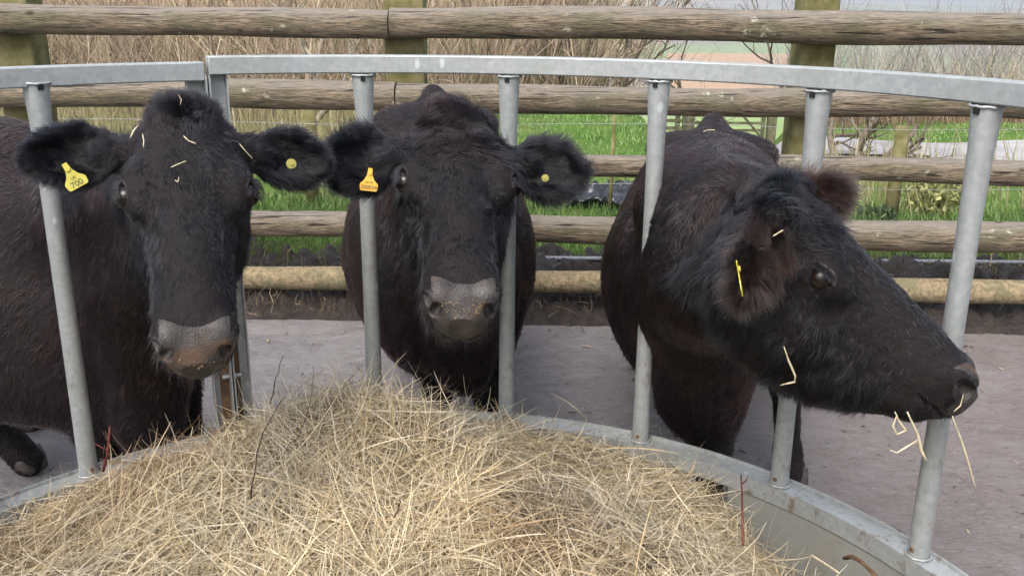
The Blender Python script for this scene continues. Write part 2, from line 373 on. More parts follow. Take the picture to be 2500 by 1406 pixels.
# single bare trees and shrubs that stand out
M['bark'] = simple('pale_bark', (.16, .13, .10), (.34, .30, .24), 14, .9, .1, .6, .01)
M['bark_dark'] = simple('grey_bark', (.09, .07, .055), (.20, .165, .13), 14, .9, .1, .6, .01)
def bare_tree(loc, h, r, lean, seed, label, m='bark', stems=1, spread=.55, depth=4, cat='tree', name='bare_tree', group='leafless trees behind the fence'):
    rg = np.random.default_rng(seed); t = empty(name, loc); tag(t, label, cat, group)
    tr, cr = MB(), MB()
    def grow_(p, d, L, rr, lev):
        n_ = 6; pts = [p]; dd = d
        for k in range(n_): dd = unit(dd + rg.normal(size=3) * .14 + np.array([0, 0, .05])); pts.append(pts[-1] + dd * L / n_)
        (tr if lev == 0 else cr).tube(pts, np.linspace(rr, rr * .55, n_ + 1), 7 if lev < 2 else 4, cap=lev == 0)
        if lev < depth:
            for _ in range(3 if lev < 2 else 3):
                k = rg.integers(2, n_ + 1); a = rg.normal(size=3); a[2] *= .5
                grow_(pts[k], unit(dd + unit(a) * spread * 1.3 + np.array([0, 0, .1])), L * rg.uniform(.45, .68), rr * rg.uniform(.4, .55), lev + 1)
    for s_ in range(stems):
        a = rg.normal(size=3) * (.0 if stems == 1 else .45); a[2] = 0
        grow_(np.array(loc) + a * .08 - [0, 0, .1], unit(np.array([lean[0], lean[1], 1.]) + a), h * rg.uniform(.8, 1.1), r, 0)
    for nm, mb in (('trunk', tr), ('crown', cr)): mb.build(nm, M[m], t, smooth=True)
    return t
def gz(x, y): return float(terrain(np.array([x]), np.array([y]))[0])
def T(px_, Y, h, r, lean, seed, label, **k):
    x = proj_at(px_, 400, Y)[0]; return bare_tree((x, Y, gz(x, Y)), h, r, lean, seed, label, **k)
T(2095, 7.0, .75, .035, (.25, 0), 11, 'leafless multi-stemmed tree spreading low beside the right fence post', m='bark_dark', stems=3, spread=.8, depth=4)
T(1935, 8.6, 1.0, .022, (-.15, 0), 12, 'thin bare sapling just behind the right fence post', m='bark_dark', stems=2)
T(2395, 24, 2.6, .06, (.02, 0), 13, 'slender pale birch trunk beyond the track at the far right', m='bark')
T(735, 8.2, .9, .035, (.04, 0), 14, 'small pale-barked tree showing between the left and middle cow', m='bark', stems=2)
T(1500, 17, 2.4, .05, (.05, 0), 15, 'wide bare tree rising behind the middle of the top rail', m='bark_dark', stems=3, spread=.7)
T(640, 15, 2.2, .05, (-.05, 0), 16, 'bare tree with crooked boughs above the feeder joint', m='bark_dark', stems=3, spread=.7)
T(1020, 14, 2.0, .045, (.05, 0), 17, 'bare bushy tree just right of the middle fence post', m='bark', stems=3, spread=.7)
T(260, 13, 1.8, .04, (.0, 0), 18, 'bare bushy tree near the left fence post', m='bark', stems=3, spread=.6)
T(1680, 16, 1.5, .03, (.1, 0), 19, 'small dark shrub in front of the ploughed field', m='bark_dark', stems=3, spread=.6, cat='shrub', name='shrub')
# yellow flowering bush behind the small post
def bush(loc, R_, n, pal, label, name='flowering_bush'):
    c = np.array(loc); u = unit(rng.normal(size=(n, 3))) * rng.random((n, 1)) ** .45 * np.array(R_); q = c + u
    q = q[q[:, 2] > c[2] - R_[2] * .8]; n = len(q); d = unit(rng.normal(size=(n, 3)) + [0, 0, .6]); C = np.stack([q, q + d * .02, q + d * .038], 1)
    pal = np.array(pal); o = link(name, strand_mesh(name, C, rng.uniform(.012, .03, n), unit(rng.normal(size=(n, 3))), pal[rng.integers(0, len(pal), n)] * rng.uniform(.7, 1.2, (n, 1))), M['blade'])
    tag(o, label, 'bush'); return o
p = proj_at(2290, 500, 5.75); bush((p[0], 5.75, .27), (.24, .16, .17), 1500, [(.42, .42, .16), (.50, .50, .24), (.20, .24, .09), (.30, .32, .14)], 'yellow-flowered bush right of the small wire fence post')
p = proj_at(2140, 530, 5.5); bush((p[0], 5.5, .18), (.14, .12, .10), 700, [(.07, .10, .05), (.12, .16, .07)], 'low dark green bush left of the small wire fence post', 'bush')
# thin stock fence with small posts
wf = empty('wire_fence', (0, 5.6, 0)); tag(wf, 'thin wire stock fence with small round posts running behind the pole fence', 'fence')
for pxx in (2183, 760, 105, 1490):
    x = proj_at(pxx, 450, 5.6)[0]; z0 = gz(x, 5.6); MB().tube([(x, 5.6, z0 - .1), (x + .01, 5.6, z0 + .60)], .040 if pxx != 1490 else .012, 10).build('post', M['post'], wf, smooth=True)
for z in (.38, .55, .74):
    xx = np.linspace(-4.5, 5.5, 24); MB().tube([(x, 5.55, z + .012 * math.sin(x * 2)) for x in xx], .0017, 4).build('wire', M['galv'], wf, smooth=True)
# field gate far down the slope
gt = empty('field_gate', (5.2, 25, -2.1)); gy_ = 25.0
tag(gt, 'wooden five-bar field gate with crossed braces far beyond the green mound', 'gate')
M['gatewood'] = simple('old_gate_wood', (.07, .065, .04), (.15, .14, .09), 8, .9, .1)
xa, xb = proj_at(1690, 320, gy_)[0], proj_at(1862, 320, gy_)[0]; zg = gz((xa + xb) / 2, gy_)
g0 = CAM_H - gy_ * math.tan(PITCH + math.atan((342 - 703) / FPX))
for i in range(6): MB().box(((xa + xb) / 2, gy_, g0 + .12 + i * .19), ((xb - xa) / 2, .018, .035)).build('rail', M['gatewood'], gt)
for x in (xa, xb): MB().box((x, gy_, g0 + .55), (.05, .04, .62)).build('stile', M['gatewood'], gt)
for s_ in (-1, 1):
    mb = MB(); xm = (xa + xb) / 2; mb.tube([(xm - s_ * (xb - xa) / 2, gy_ - .04, g0 + .1), (xm, gy_ - .04, g0 + 1.1)], .035, 4); mb.build('brace', M['gatewood'], gt)
for x in (xa - .16, xb + .22): MB().box((x, gy_, g0 + .45), (.11, .11, .85)).build('post', M['gatewood'], gt)
sf = empty('side_fence', (xa - .5, gy_, g0)); tag(sf, 'short run of wooden rails joining the far field gate on its left', 'fence')
x0 = proj_at(1618, 320, gy_)[0]
for i in range(5): MB().box(((x0 + xa - .3) / 2, gy_, g0 + .15 + i * .2), ((xa - .3 - x0) / 2, .02, .045)).build('rail', M['gatewood'], sf)
for x in (x0, (x0 + xa) / 2): MB().box((x, gy_ + .06, g0 + .45), (.06, .05, .6)).build('post', M['gatewood'], sf)
# black plastic sheet crumpled in the grass
def m_plastic():
    m, t, b = mat('black_plastic', .28, .6); n = N(t); n.to(n.mix(n.noise(n.pos(), 12, 4), (.008, .009, .012), (.03, .033, .04)), b.inputs['Base Color']); return m
M['plastic'] = m_plastic()
a0, a1 = proj_at(1375, 495, 5.85), proj_at(1580, 495, 5.85); gx = np.linspace(a0[0], a1[0], 70); gy = np.linspace(5.62, 6.05, 44); GX, GY = np.meshgrid(gx, gy)
P = np.stack([GX, GY, 0 * GX], -1).reshape(-1, 3); s_ = (P[:, 0] - a0[0]) / (a1[0] - a0[0]); Ps = P * [1, 2.3, 1]
P[:, 2] = terrain(P[:, 0], P[:, 1]) + .045 + .07 * np.abs(noise(Ps, 9, 3)) + .035 * np.abs(noise(Ps, 22, 4)) * 1.2
P[:, 1] += .12 * noise(P, 4, 8); P[:, 2] -= .12 * np.clip(.12 - s_, 0, 1) / .12 * .6
b = (np.arange(43)[:, None] * 70 + np.arange(69)[None, :]).ravel()
tag(link('plastic_sheet', np_mesh('plastic_sheet', P, np.stack([b, b + 1, b + 71, b + 70], -1)), M['plastic']), 'crumpled shiny black plastic sheet lying in the grass behind the fence', 'plastic sheet')
# water pipe along the foot of the fence
M['pipe'] = simple('grey_plastic_pipe', (.22, .24, .28), (.30, .32, .36), 20, .4, .5, .1)
pp = px_pipe = [(900, 640), (1300, 646), (1480, 653), (1800, 660), (2120, 662), (2200, 662), (2330, 656), (2500, 645), (2600, 640)]
q = np.array([proj_at(a, b_, 4.55) for a, b_ in pp]); q[:, 2] = np.maximum(q[:, 2], .19)
MB().tube(q, .011, 8).build('pipe', M['pipe'], smooth=True); tag(bpy.data.objects['pipe'], 'thin grey water pipe running along the bank just behind the lowest rail', 'pipe')
# loose roots and straw on the mud
C, W_, sd_, c_ = twig_cloud(1500, (-.5, .62), (4.08, 4.35), (.05, .20), (.002, .005), [(.10, .07, .05), (.25, .2, .13), (.06, .04, .03)], 2.5, 5, .06, .5, 1)
o = link('litter', strand_mesh('litter', C, W_, sd_, c_), M['twig']); tag(o, 'loose roots and bits of straw on the mud under the lowest rail', 'litter', kind='stuff')

# bits of dung, straw and grit trodden on to the yard
n_ = 450; q = np.column_stack([rng.uniform(-3.2, 3.6, n_), rng.uniform(2.1, 4.0, n_), np.full(n_, .006)]); q = q[np.hypot(q[:, 0] - (-.2329 * .78), q[:, 1] - (1.4138 * .78)) > (1.3894 * .78) + .03]; n_ = len(q)
az = rng.random(n_) * 6.283; d = np.stack([np.cos(az), np.sin(az), 0 * az], -1); L_ = rng.uniform(.006, .05, n_)[:, None]
C = np.stack([q, q + d * L_ * .5 + rng.normal(size=(n_, 3)) * .003 + [0, 0, .004], q + d * L_], 1); pl = np.array([[.05, .035, .025], [.10, .075, .055], [.30, .25, .17]])[rng.integers(0, 3, n_)]
o = link('yard_litter', strand_mesh('yard_litter', C, rng.uniform(.002, .012, n_), unit(np.cross(d, [0, 0, 1.]) + [0, 0, .3]), pl), M['twig']); tag(o, 'small bits of dung and straw trodden on the concrete yard', 'litter', kind='stuff')


# ------------------------------------------------------------------ pole fence
def m_wood():
    m, t, b = mat('weathered_rail', .85, .2); n = N(t)
    g = n.pos((1, 9, 9)); p = n.pos()
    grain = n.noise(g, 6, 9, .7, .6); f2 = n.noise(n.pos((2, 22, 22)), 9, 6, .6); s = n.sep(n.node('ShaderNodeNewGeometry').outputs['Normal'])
    c = n.mix(n.ramp(grain, [(.3, 0.0), (.7, 1.0)]), (.075, .056, .040), (.40, .32, .225))
    c = n.mix(n.ramp(f2, [(.40, .65), (.50, 0.0)]), c, (.035, .027, .02))
    alg = n.ramp(n.noise(p, 5, 6), [(.45, 0.0), (.65, .6)])
    c = n.mix(alg, c, (.10, .105, .055))
    # brighter upper face: sky light on the rail tops painted into the colour
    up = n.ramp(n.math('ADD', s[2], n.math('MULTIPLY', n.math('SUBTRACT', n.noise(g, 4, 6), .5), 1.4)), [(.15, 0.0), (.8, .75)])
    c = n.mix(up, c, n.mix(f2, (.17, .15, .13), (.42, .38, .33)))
    lich = n.math('MULTIPLY', n.ramp(n.voro(n.pos((1, 1.3, 1.3)), 17), [(.20, 1.0), (.34, 0.0)]), n.math('GREATER_THAN', n.noise(p, 5.1, 3), .60))
    lich = n.math('MULTIPLY', lich, n.ramp(n.noise(p, 70, 5), [(.47, 0.0), (.55, .8)]))
    c = n.mix(lich, c, (.52, .53, .42))
    kd = n.voro(n.pos((1, 2.2, 2.2)), 3.1); kn = n.ramp(kd, [(.045, 1.0), (.085, 0.0)]); c = n.mix(n.math('MULTIPLY', kn, .85), c, (.045, .03, .02))
    spl = n.ramp(n.noise(n.pos((.5, 16, 16)), 5, 3, .5, .3), [(.345, .9), (.375, 0.0)]); c = n.mix(spl, c, (.02, .015, .012))
    n.to(c, b.inputs['Base Color']); n.bump(b, n.mix(.5, grain, f2), 1.0, .03); return m
M['wood'] = m_wood()
def m_wood_mud():
    m, t, b = mat('muddied_rail', .8, .25); n = N(t); p = n.pos()
    f = n.noise(p, 45, 8, .7); g2 = n.noise(p, 13, 6)
    c = n.mix(n.ramp(f, [(.3, 0.0), (.62, 1.0)]), (.095, .072, .042), (.36, .285, .175))
    c = n.mix(n.ramp(g2, [(.5, 0.0), (.62, .8)]), c, (.16, .15, .085))
    n.to(c, b.inputs['Base Color']); n.bump(b, f, 1.0, .015); return m
M['wood_mud'] = m_wood_mud()
FD, FS = 4.131, -.0383
def fy(x): return FD + FS * x
fence = empty('pole_fence', (0, FD, 0))
tag(fence, 'weathered round-pole yard fence with five horizontal rails on thick square posts behind the cows', 'fence')
for xp in (-2.25, -.485, 1.32, 3.4, -4.1):
    pts = MB(); z1 = 1.62
    pts.box((xp, fy(xp) + .15, z1 / 2 - .1), (.088 if xp != 1.32 else .078, .08, z1 / 2 + .1))
    o = pts.build('post', M['post'], fence, bevel=.012)
RZ = [1.339, 1.025, .733, .442, .19]
joint = [-.535, -.515, None, None, -3.0]
for k, z in enumerate(RZ):
    spans = [(-5.2, joint[k] - .003), (joint[k] + .003, 5.2)] if joint[k] else [(-5.2, 5.2)]
    for si, (a, c) in enumerate(spans):
        n_ = max(20, int((c - a) / .08)); xx = np.linspace(a, c, n_)
        base_r = [.064, .062, .052, .064, .053][k]
        rr = base_r * (1 + .05 * np.sin(xx * 1.3 + k * 2 + si) + .025 * np.sin(xx * 5.1 + k))
        rr = rr + np.where(xx > 1, .004, 0)
        pts = np.stack([xx, fy(xx) + .0 * xx, z + .006 * np.sin(xx * 1.7 + k * 3 + si) + .003 * np.sin(xx * 4 + k)], -1)
        MB().tube(pts, rr, 20, jit=.04).build('rail', M['wood_mud'] if k == 4 else M['wood'], fence, smooth=False, auto=rad(50))

# ------------------------------------------------------------------ ring feeder
RS = .78
RC = np.array([-.2329 * RS, 1.4138 * RS]); RR = 1.3894 * RS; ZT = CAM_H - (CAM_H - 1.22) * RS; ZB = CAM_H - (CAM_H - .1124) * RS
def rp(th, r, z): return np.array([RC[0] + r * math.sin(th), RC[1] + r * math.cos(th), z])
feeder = empty('ring_feeder', (RC[0], RC[1], 0))
tag(feeder, 'round galvanised cattle feeder with upright tubular bars, solid lower sheet and hay inside', 'feeder')
def sweep(mb, prof, t0, t1, n=40, dz=0.0):
    """closed profile of (r, z) points swept round the ring"""
    k = len(prof); V = []
    for th in np.linspace(t0, t1, n):
        V += [rp(th, r, z + dz) for r, z in prof]
    F = [(i * k + j, i * k + (j + 1) % k, (i + 1) * k + (j + 1) % k, (i + 1) * k + j) for i in range(n - 1) for j in range(k)]
    F += [tuple(range(k))[::-1], tuple((n - 1) * k + j for j in range(k))]
    return mb.add(V, F)
TJ = -.470
STEP = .3190
JOINTS = [TJ, TJ + 2 * math.pi / 3, TJ + 4 * math.pi / 3, TJ + 2 * math.pi]
for j in range(3):
    a, c = JOINTS[j] + .004, JOINTS[j + 1] - .004
    dz = (.0, -.004, -.012)[j]
    mb = sweep(MB(), [(RR - .018, ZT), (RR + .022, ZT), (RR + .022, ZT + .040), (RR - .018, ZT + .040)], a, c, 60, dz)
    mb.build('top_rail', M['galv'], feeder, bevel=.003, auto=rad(40))
    mb = MB()
    # angle section: flange on top, inner face hanging down, small outer lip
    sweep(mb, [(RR - .025, ZB - .040), (RR - .021, ZB - .040), (RR - .021, ZB - .004), (RR + .021, ZB - .004), (RR + .021, ZB + .008), (RR + .025, ZB + .008), (RR + .025, ZB), (RR - .025, ZB)][::-1], a, c, 60)
    mb.build('bottom_rail', M['galv'], feeder, auto=rad(40))
    gaps = [(a, c)]
    if j == 0: gaps = [(a, .60), (.70, c)]
    for (s0, s1) in gaps:
        mb = MB(); sweep(mb, [(RR - .020, .02), (RR - .016, .02), (RR - .016, ZB - .006), (RR - .020, ZB - .006)][::-1], s0, s1, 60)
        mb.build('side_sheet', M['sheet'], feeder, auto=rad(40))
for th in (-.784, -.1526, .158, .4784, .8058, 1.1205, 1.44, 1.92, 2.25, 2.57, 2.9, 3.2, 3.5, 4.02, 4.34, 4.66, 4.98, 5.29):
    zz = np.array([ZB + .001, ZB + .02, ZB + .3, ZT - .22, ZT - .08, ZT - .03, ZT - .006])
    r = np.array([.0205, .0202, .0192, .0192, .0212, .0240, .0252])
    pts = np.array([rp(th, RR - .001, z) for z in zz])
    mb = MB().tube(pts, r, 20)
    bar = mb.build('bar', M['galv'], feeder, auto=rad(50))
    d = np.array([-math.sin(th), -math.cos(th), 0]); t = np.array([math.cos(th), -math.sin(th), 0])
    R = np.stack([t, d, [0, 0, 1]], 1)
    MB().box(rp(th, RR - .001, ZT - .011) + d * .0235, (.0052, .0045, .0055), R).build('notch', M['black'], bar)  # solid block; its black stands in for the shade inside the notch
    wa = np.linspace(0, 2 * math.pi, 25)
    for zz_, wr in ((ZB + .003, .0235), (ZT - .004, .0275)):
        ctr = rp(th, RR - .001, zz_); ring = np.array([ctr + t * math.cos(q) * wr + d * math.sin(q) * wr + np.array([0, 0, .0008 * math.sin(9 * q)]) for q in wa])
        MB().tube(ring, .0028 + .0008 * np.sin(wa * 11 + th * 7), 6).build('weld', M['galv'], bar, smooth=True)
    # bolt hole at the foot
    MB().tube([rp(th, RR, ZB + .018) + d * .0205, rp(th, RR, ZB + .018) + d * .0228], .0048, 12).build('bolt_hole', M['rust'], bar)
for jt in JOINTS[:3]:
    d = np.array([-math.sin(jt), -math.cos(jt), 0]); t = np.array([math.cos(jt), -math.sin(jt), 0]); R = np.stack([t, d, [0, 0, 1]], 1)
    for sgn in (-1, 1):
        zc, hz = (ZT + ZB) / 2 - .13, (ZT - ZB) / 2 + .13
        mb = MB()
        mb.box(rp(jt, RR + .012, zc) + t * sgn * .023, (.019, .002, hz), R)          # web
        mb.box(rp(jt, RR - .004, zc) + t * sgn * .0035, (.0016, .018, hz), R)        # flange against the other one
        mb.box(rp(jt, RR + .002, zc) + t * sgn * .0425, (.0016, .010, hz), R)
        ch = mb.build('joint_channel', M['galv'], feeder)
        mb = MB().box(rp(jt, RR + .0085, ZB + .13) + t * sgn * .016, (.0105 if sgn < 0 else .006, .0012, .13), R)
        mb.build('dirt_crust', M['rust'], ch)
        for zb_ in (ZT - .09, ZB + .16):
            MB().tube([rp(jt, RR - .006, zb_) + t * sgn * .006, rp(jt, RR - .006, zb_) + t * sgn * .022], .0055, 6).build('bolt', M['galv'], ch)
# bracket beside the gap in the sheet
th = .598; d = np.array([-math.sin(th), -math.cos(th), 0]); t = np.array([math.cos(th), -math.sin(th), 0]); R = np.stack([t, d, [0, 0, 1]], 1)
MB().box(rp(th, RR - .006, ZB - .20), (.020, .004, .155), R).build('bracket', M['galv'], feeder, bevel=.002)
# ------------------------------------------------------------------ cattle: one smooth implicit body each
def smin(a, b, k):
    h = np.clip(.5 + .5 * (b - a) / k, 0, 1); return b * (1 - h) + a * h - k * h * (1 - h)
def smax(a, b, k): return -smin(-a, -b, k)
def s_cone(P, a, b, ra, rb):
    a = np.asarray(a, float); b = np.asarray(b, float); ab = b - a; t = np.clip(((P - a) @ ab) / (ab @ ab), 0, 1)
    return np.linalg.norm(P - a - t[:, None] * ab, axis=1) - (ra + (rb - ra) * t)
def s_ell(P, c, r, R=None):
    Q = P - np.asarray(c, float)
    if R is not None: Q = Q @ R          # R columns are the ellipsoid's axes
    r = np.asarray(r, float); k0 = np.linalg.norm(Q / r, axis=1); k1 = np.linalg.norm(Q / (r * r), axis=1)
    return k0 * (k0 - 1) / (k1 + 1e-9)
def A_(*v): return np.array(v, float)
def table(st, key=0):
    st = np.asarray(st, float); u = np.linspace(st[0, 0], st[-1, 0], 300); cols = [np.interp(u, st[:, 0], st[:, k]) for k in range(1, st.shape[1])]
    kr = np.hanning(31); kr /= kr.sum()
    cols = [np.convolve(np.pad(c, 15, mode='edge'), kr, 'valid') for c in cols]
    return u, cols
def s_loft(x, u, w_, tab, n_top, n_bot, taper):
    U, (hw, top, bot) = tab
    a = np.interp(u, U, hw); tp = np.interp(u, U, top); bt = np.interp(u, U, bot)
    c = (tp + bt) / 2; h = (tp - bt) / 2
    q = (w_ - c) / h; a = a * (1 - taper * np.clip(-q, -1, 1.2))
    n = np.where(q > 0, n_top, n_bot)
    r = (np.abs(x / a) ** n + np.abs(q) ** n) ** (1 / n)
    d = (r - 1) * np.minimum(a, h)
    e = np.maximum(U[0] - u, u - U[-1]); return np.where(e > 0, np.maximum(d, 0) + e + 0 * d, d)
SKULL = table([(-.03, .035, -.070, -.13), (-.012, .066, -.040, -.18), (.012, .094, -.014, -.235), (.05, .112, .004, -.275), (.10, .113, .012, -.300), (.16, .099, .011, -.310), (.22, .085, .005, -.305),
               (.29, .073, .001, -.286), (.35, .069, -.004, -.258), (.40, .069, -.008, -.224), (.44, .070, -.012, -.190), (.475, .064, -.020, -.160), (.500, .054, -.030, -.138), (.514, .040, -.040, -.120), (.524, .016, -.058, -.098)])
def head_sdf(Q, ears, eye, eax):
    """Q in head space: x lateral, u from poll to nose, w out of the face"""
    x, u, w_ = Q[:, 0], Q[:, 1], Q[:, 2]; ax = np.abs(x); A = np.stack([ax, u, w_], -1)
    d = s_loft(x, u, w_, SKULL, 2.35, 2.5, .06)
    d = smin(d, s_ell(A, (eye[0] - .020, .166, eye[2] + .0), (.034, .058, .036)), .032)      # orbit
    d = smin(d, s_ell(A, (.066, .165, -.160), (.036, .105, .078)), .03)       # cheek muscle
    d = smin(d, s_ell(A, (0, .006, -.026), (.058, .034, .044)), .03)         # poll
    d = smin(d, s_ell(A, (.043, .470, -.046), (.028, .036, .031)), .014)      # nostril wings
    d = smin(d, s_ell(A, (0, .482, -.076), (.056, .032, .030)), .016)         # lip pad
    d = smin(d, s_ell(A, (.020, .440, -.148), (.036, .045, .028)), .02)       # chin
    # nostril: a comma opening forward and outward
    n0 = unit(A_(.48, .86, .12)); n1 = unit(np.cross(n0, A_(-.30, .05, 1.))); Rn = np.stack([n0, n1, np.cross(n0, n1)], 1)
    d = smax(d, -s_ell(A, (.046, .498, -.055), (.021, .0115, .0185), Rn), .006)
    d = smax(d, -s_ell(A, (.060, .484, -.046), (.0135, .017, .0115)), .009)
    # mouth line
    d = smax(d, -s_ell(A, (0, .470, -.114), (.074, .058, .003)), .006)
    # eye opening
    ea = unit(np.asarray(eax, float)); Re = np.stack([ea, unit(np.cross(A_(0, 0, 1.), ea)), np.cross(ea, unit(np.cross(A_(0, 0, 1.), ea)))], 1)
    d = smax(d, -s_ell(A, np.asarray(eye) + ea * .017, (.020, .0240, .0128), Re), .004)
    for (b, ax3, nrm, L, W) in ears:
        ax3 = ax3 / np.linalg.norm(ax3); nrm = nrm - ax3 * (nrm @ ax3); nrm /= np.linalg.norm(nrm); wd = np.cross(nrm, ax3)
        Re = np.stack([ax3, wd, nrm], 1); c = np.asarray(b) + ax3 * (L * .55)
        e = s_ell(Q, c, (L * .52, W * .5, .026), Re)
        e = smax(e, -s_ell(Q, c + nrm * .020 - ax3 * .004, (L * .47, W * .42, .026), Re), .008)
        e = smin(e, s_cone(Q, b, np.asarray(b) + ax3 * L * .28, .030, .022), .02)
        d = smin(d, e, .014)
    return d
TORSO = [(-.06, .03, .86, .62), (0, .11, .93, .47), (.12, .175, 1.01, .39), (.30, .235, 1.105, .38), (.5, .275, 1.07, .38), (.75, .305, 1.02, .37), (1.0, .30, 1.03, .42), (1.22, .27, 1.075, .56), (1.38, .20, 1.04, .68), (1.46, .06, .95, .80)]
class Cow:
    def __init__(s, **k): s.__dict__.update(k)
    def hl(s, P): return (P - s.o) @ s.R / s.sc
    def lh(s, Q): return np.asarray(Q) * s.sc @ s.R.T + s.o
    def __call__(s, P):
        # torso
        D = P[:, :2] - s.chest; al = D @ s.dir; la = D @ np.array([s.dir[1], -s.dir[0]])
        la = la - s.bend * np.clip(al - .3, 0, 2) ** 2
        zz = (P[:, 2]) / s.tall
        d = s_loft(la / s.fat, al, zz, s.tt, 1.75, 2.7, -.20)
        if s.hips:
            hb = s.w2(np.array([[1.08, .145, 1.0], [1.08, -.145, 1.0]]))
            for h in hb: d = smin(d, s_ell(P, h, (.085, .14, .05)), .10)
            d = smin(d, s_cone(P, s.w2([[.25, 0, 1.10]])[0], s.w2([[.42, 0, 1.125]])[0], .04, .04), .06)
            d = smin(d, s_cone(P, s.w2([[.9, 0, 1.03]])[0], s.w2([[1.3, 0, 1.085]])[0], .03, .035), .06)
        for (a, b, ra, rb, k) in s.caps: d = smin(d, s_cone(P, a, b, ra, rb), k)
        near = np.linalg.norm(P - s.lh([[0, .2, -.1]])[0], axis=1) < .62
        h = np.full(len(P), .5)
        if near.any(): h[near] = head_sdf(s.hl(P[near]), s.ears, s.eye, s.eax) * s.sc
        return smin(d, h, .045)
    def w2(s, L):
        L = np.atleast_2d(L); xy = s.chest + np.outer(L[:, 0], s.dir) + np.outer(L[:, 1] + s.bend * np.clip(L[:, 0] - .3, 0, 2) ** 2, [s.dir[1], -s.dir[0]])
        return np.column_stack([xy, L[:, 2] * s.tall])
def surface_net(fn, lo, hi, h):
    lo = np.asarray(lo, float); n = np.ceil((np.asarray(hi) - lo) / h).astype(int) // 4 * 4 + 5
    nc = (n - 1) // 4 + 1
    gi = [lo[i] + np.arange(nc[i]) * h * 4 for i in range(3)]
    C = fn(np.stack(np.meshgrid(*gi, indexing='ij'), -1).reshape(-1, 3)).reshape(nc)
    Fv = np.repeat(np.repeat(np.repeat(C, 4, 0), 4, 1), 4, 2)[:n[0], :n[1], :n[2]].copy()
    # trilinear-ish coarse fill then exact values near the surface
    m = np.abs(C) < h * 9
    mf = np.zeros(n, bool); idx = np.argwhere(m)
    for dx in range(-3, 5):
        for dy in range(-3, 5):
            for dz in range(-3, 5):
                q = idx * 4 + (dx, dy, dz); q = np.clip(q, 0, n - 1); mf[q[:, 0], q[:, 1], q[:, 2]] = True
    I = np.argwhere(mf)
    out = np.empty(len(I), np.float32)
    for s0 in range(0, len(I), 400000): out[s0:s0 + 400000] = fn(lo + I[s0:s0 + 400000] * h)
    Fv[mf] = out
    sg = Fv < 0
    c = n - 1
    mixed = np.zeros(c, bool); cnt = np.zeros(c, np.int8)
    for dx in (0, 1):
        for dy in (0, 1):
            for dz in (0, 1): cnt += sg[dx:dx + c[0], dy:dy + c[1], dz:dz + c[2]]
    cells = np.argwhere((cnt > 0) & (cnt < 8)); vid = -np.ones(c, np.int64); vid[tuple(cells.T)] = np.arange(len(cells))
    acc = np.zeros((len(cells), 3)); num = np.zeros(len(cells))
    for ax in range(3):
        o = [k for k in range(3) if k != ax]
        for a in (0, 1):
            for b in (0, 1):
                p0 = cells.copy(); p0[:, o[0]] += a; p0[:, o[1]] += b; p1 = p0.copy(); p1[:, ax] += 1
                f0 = Fv[tuple(p0.T)]; f1 = Fv[tuple(p1.T)]; k = (f0 < 0) != (f1 < 0)
                t = f0 / (f0 - f1 + 1e-12); pt = p0.astype(float); pt[:, ax] += t
                acc[k] += pt[k]; num[k] += 1
    V = lo + (acc / num[:, None]) * h
    Q = []
    for ax in range(3):
        o = [(ax + 1) % 3, (ax + 2) % 3]
        s0 = [slice(None)] * 3; s1 = [slice(None)] * 3; s0[ax] = slice(0, -1); s1[ax] = slice(1, None)
        A = sg[tuple(s0)]; B = sg[tuple(s1)]
        for flip, E in ((False, A & ~B), (True, ~A & B)):
            e = np.argwhere(E); e = e[(e[:, o[0]] > 0) & (e[:, o[1]] > 0) & (e[:, o[0]] < c[o[0]]) & (e[:, o[1]] < c[o[1]])]
            q = []
            for da, db in ((-1, -1), (0, -1), (0, 0), (-1, 0)):
                g = e.copy(); g[:, o[0]] += da; g[:, o[1]] += db; q.append(vid[tuple(g.T)])
            q = np.stack(q, -1); Q.append(q[:, ::-1] if flip else q)
    Q = np.concatenate(Q); Q = Q[(Q >= 0).all(1)]
    return V, Q
def newton(fn, V, it=3, cap=.004):
    e = 5e-4
    for _ in range(it):
        f = fn(V); g = np.stack([(fn(V + np.eye(3)[k] * e) - fn(V - np.eye(3)[k] * e)) / (2 * e) for k in range(3)], -1)
        gn = (g * g).sum(1) + 1e-6; st = g * (f / gn)[:, None]; l = np.linalg.norm(st, axis=1); st *= np.minimum(1, cap / (l + 1e-9))[:, None]; V = V - st
    return V, unit(g)
def refine(V, F, pick, fn):
    """split the picked quads in four, fan the neighbours into triangles"""
    bm = bmesh.new(); vs = [bm.verts.new(v) for v in V]
    for f in F:
        f = [vs[i] for i in f if i >= 0]
        try: bm.faces.new(f)
        except ValueError: pass
    bm.faces.ensure_lookup_table()
    cen = np.array([f.calc_center_median()[:] for f in bm.faces]); k = pick(cen)
    ed = set()
    for f, kk in zip(bm.faces, k):
        if kk: ed.update(f.edges)
    bmesh.ops.subdivide_edges(bm, edges=list(ed), cuts=1, use_grid_fill=True)
    bmesh.ops.triangulate(bm, faces=[f for f in bm.faces if len(f.verts) > 4])
    bm.verts.index_update(); V2 = np.array([v.co[:] for v in bm.verts])
    F2 = np.array([[v.index for v in f.verts] + ([-1] if len(f.verts) == 3 else []) for f in bm.faces]); bm.free()
    V2, _ = newton(fn, V2, 2, .006); return V2, F2
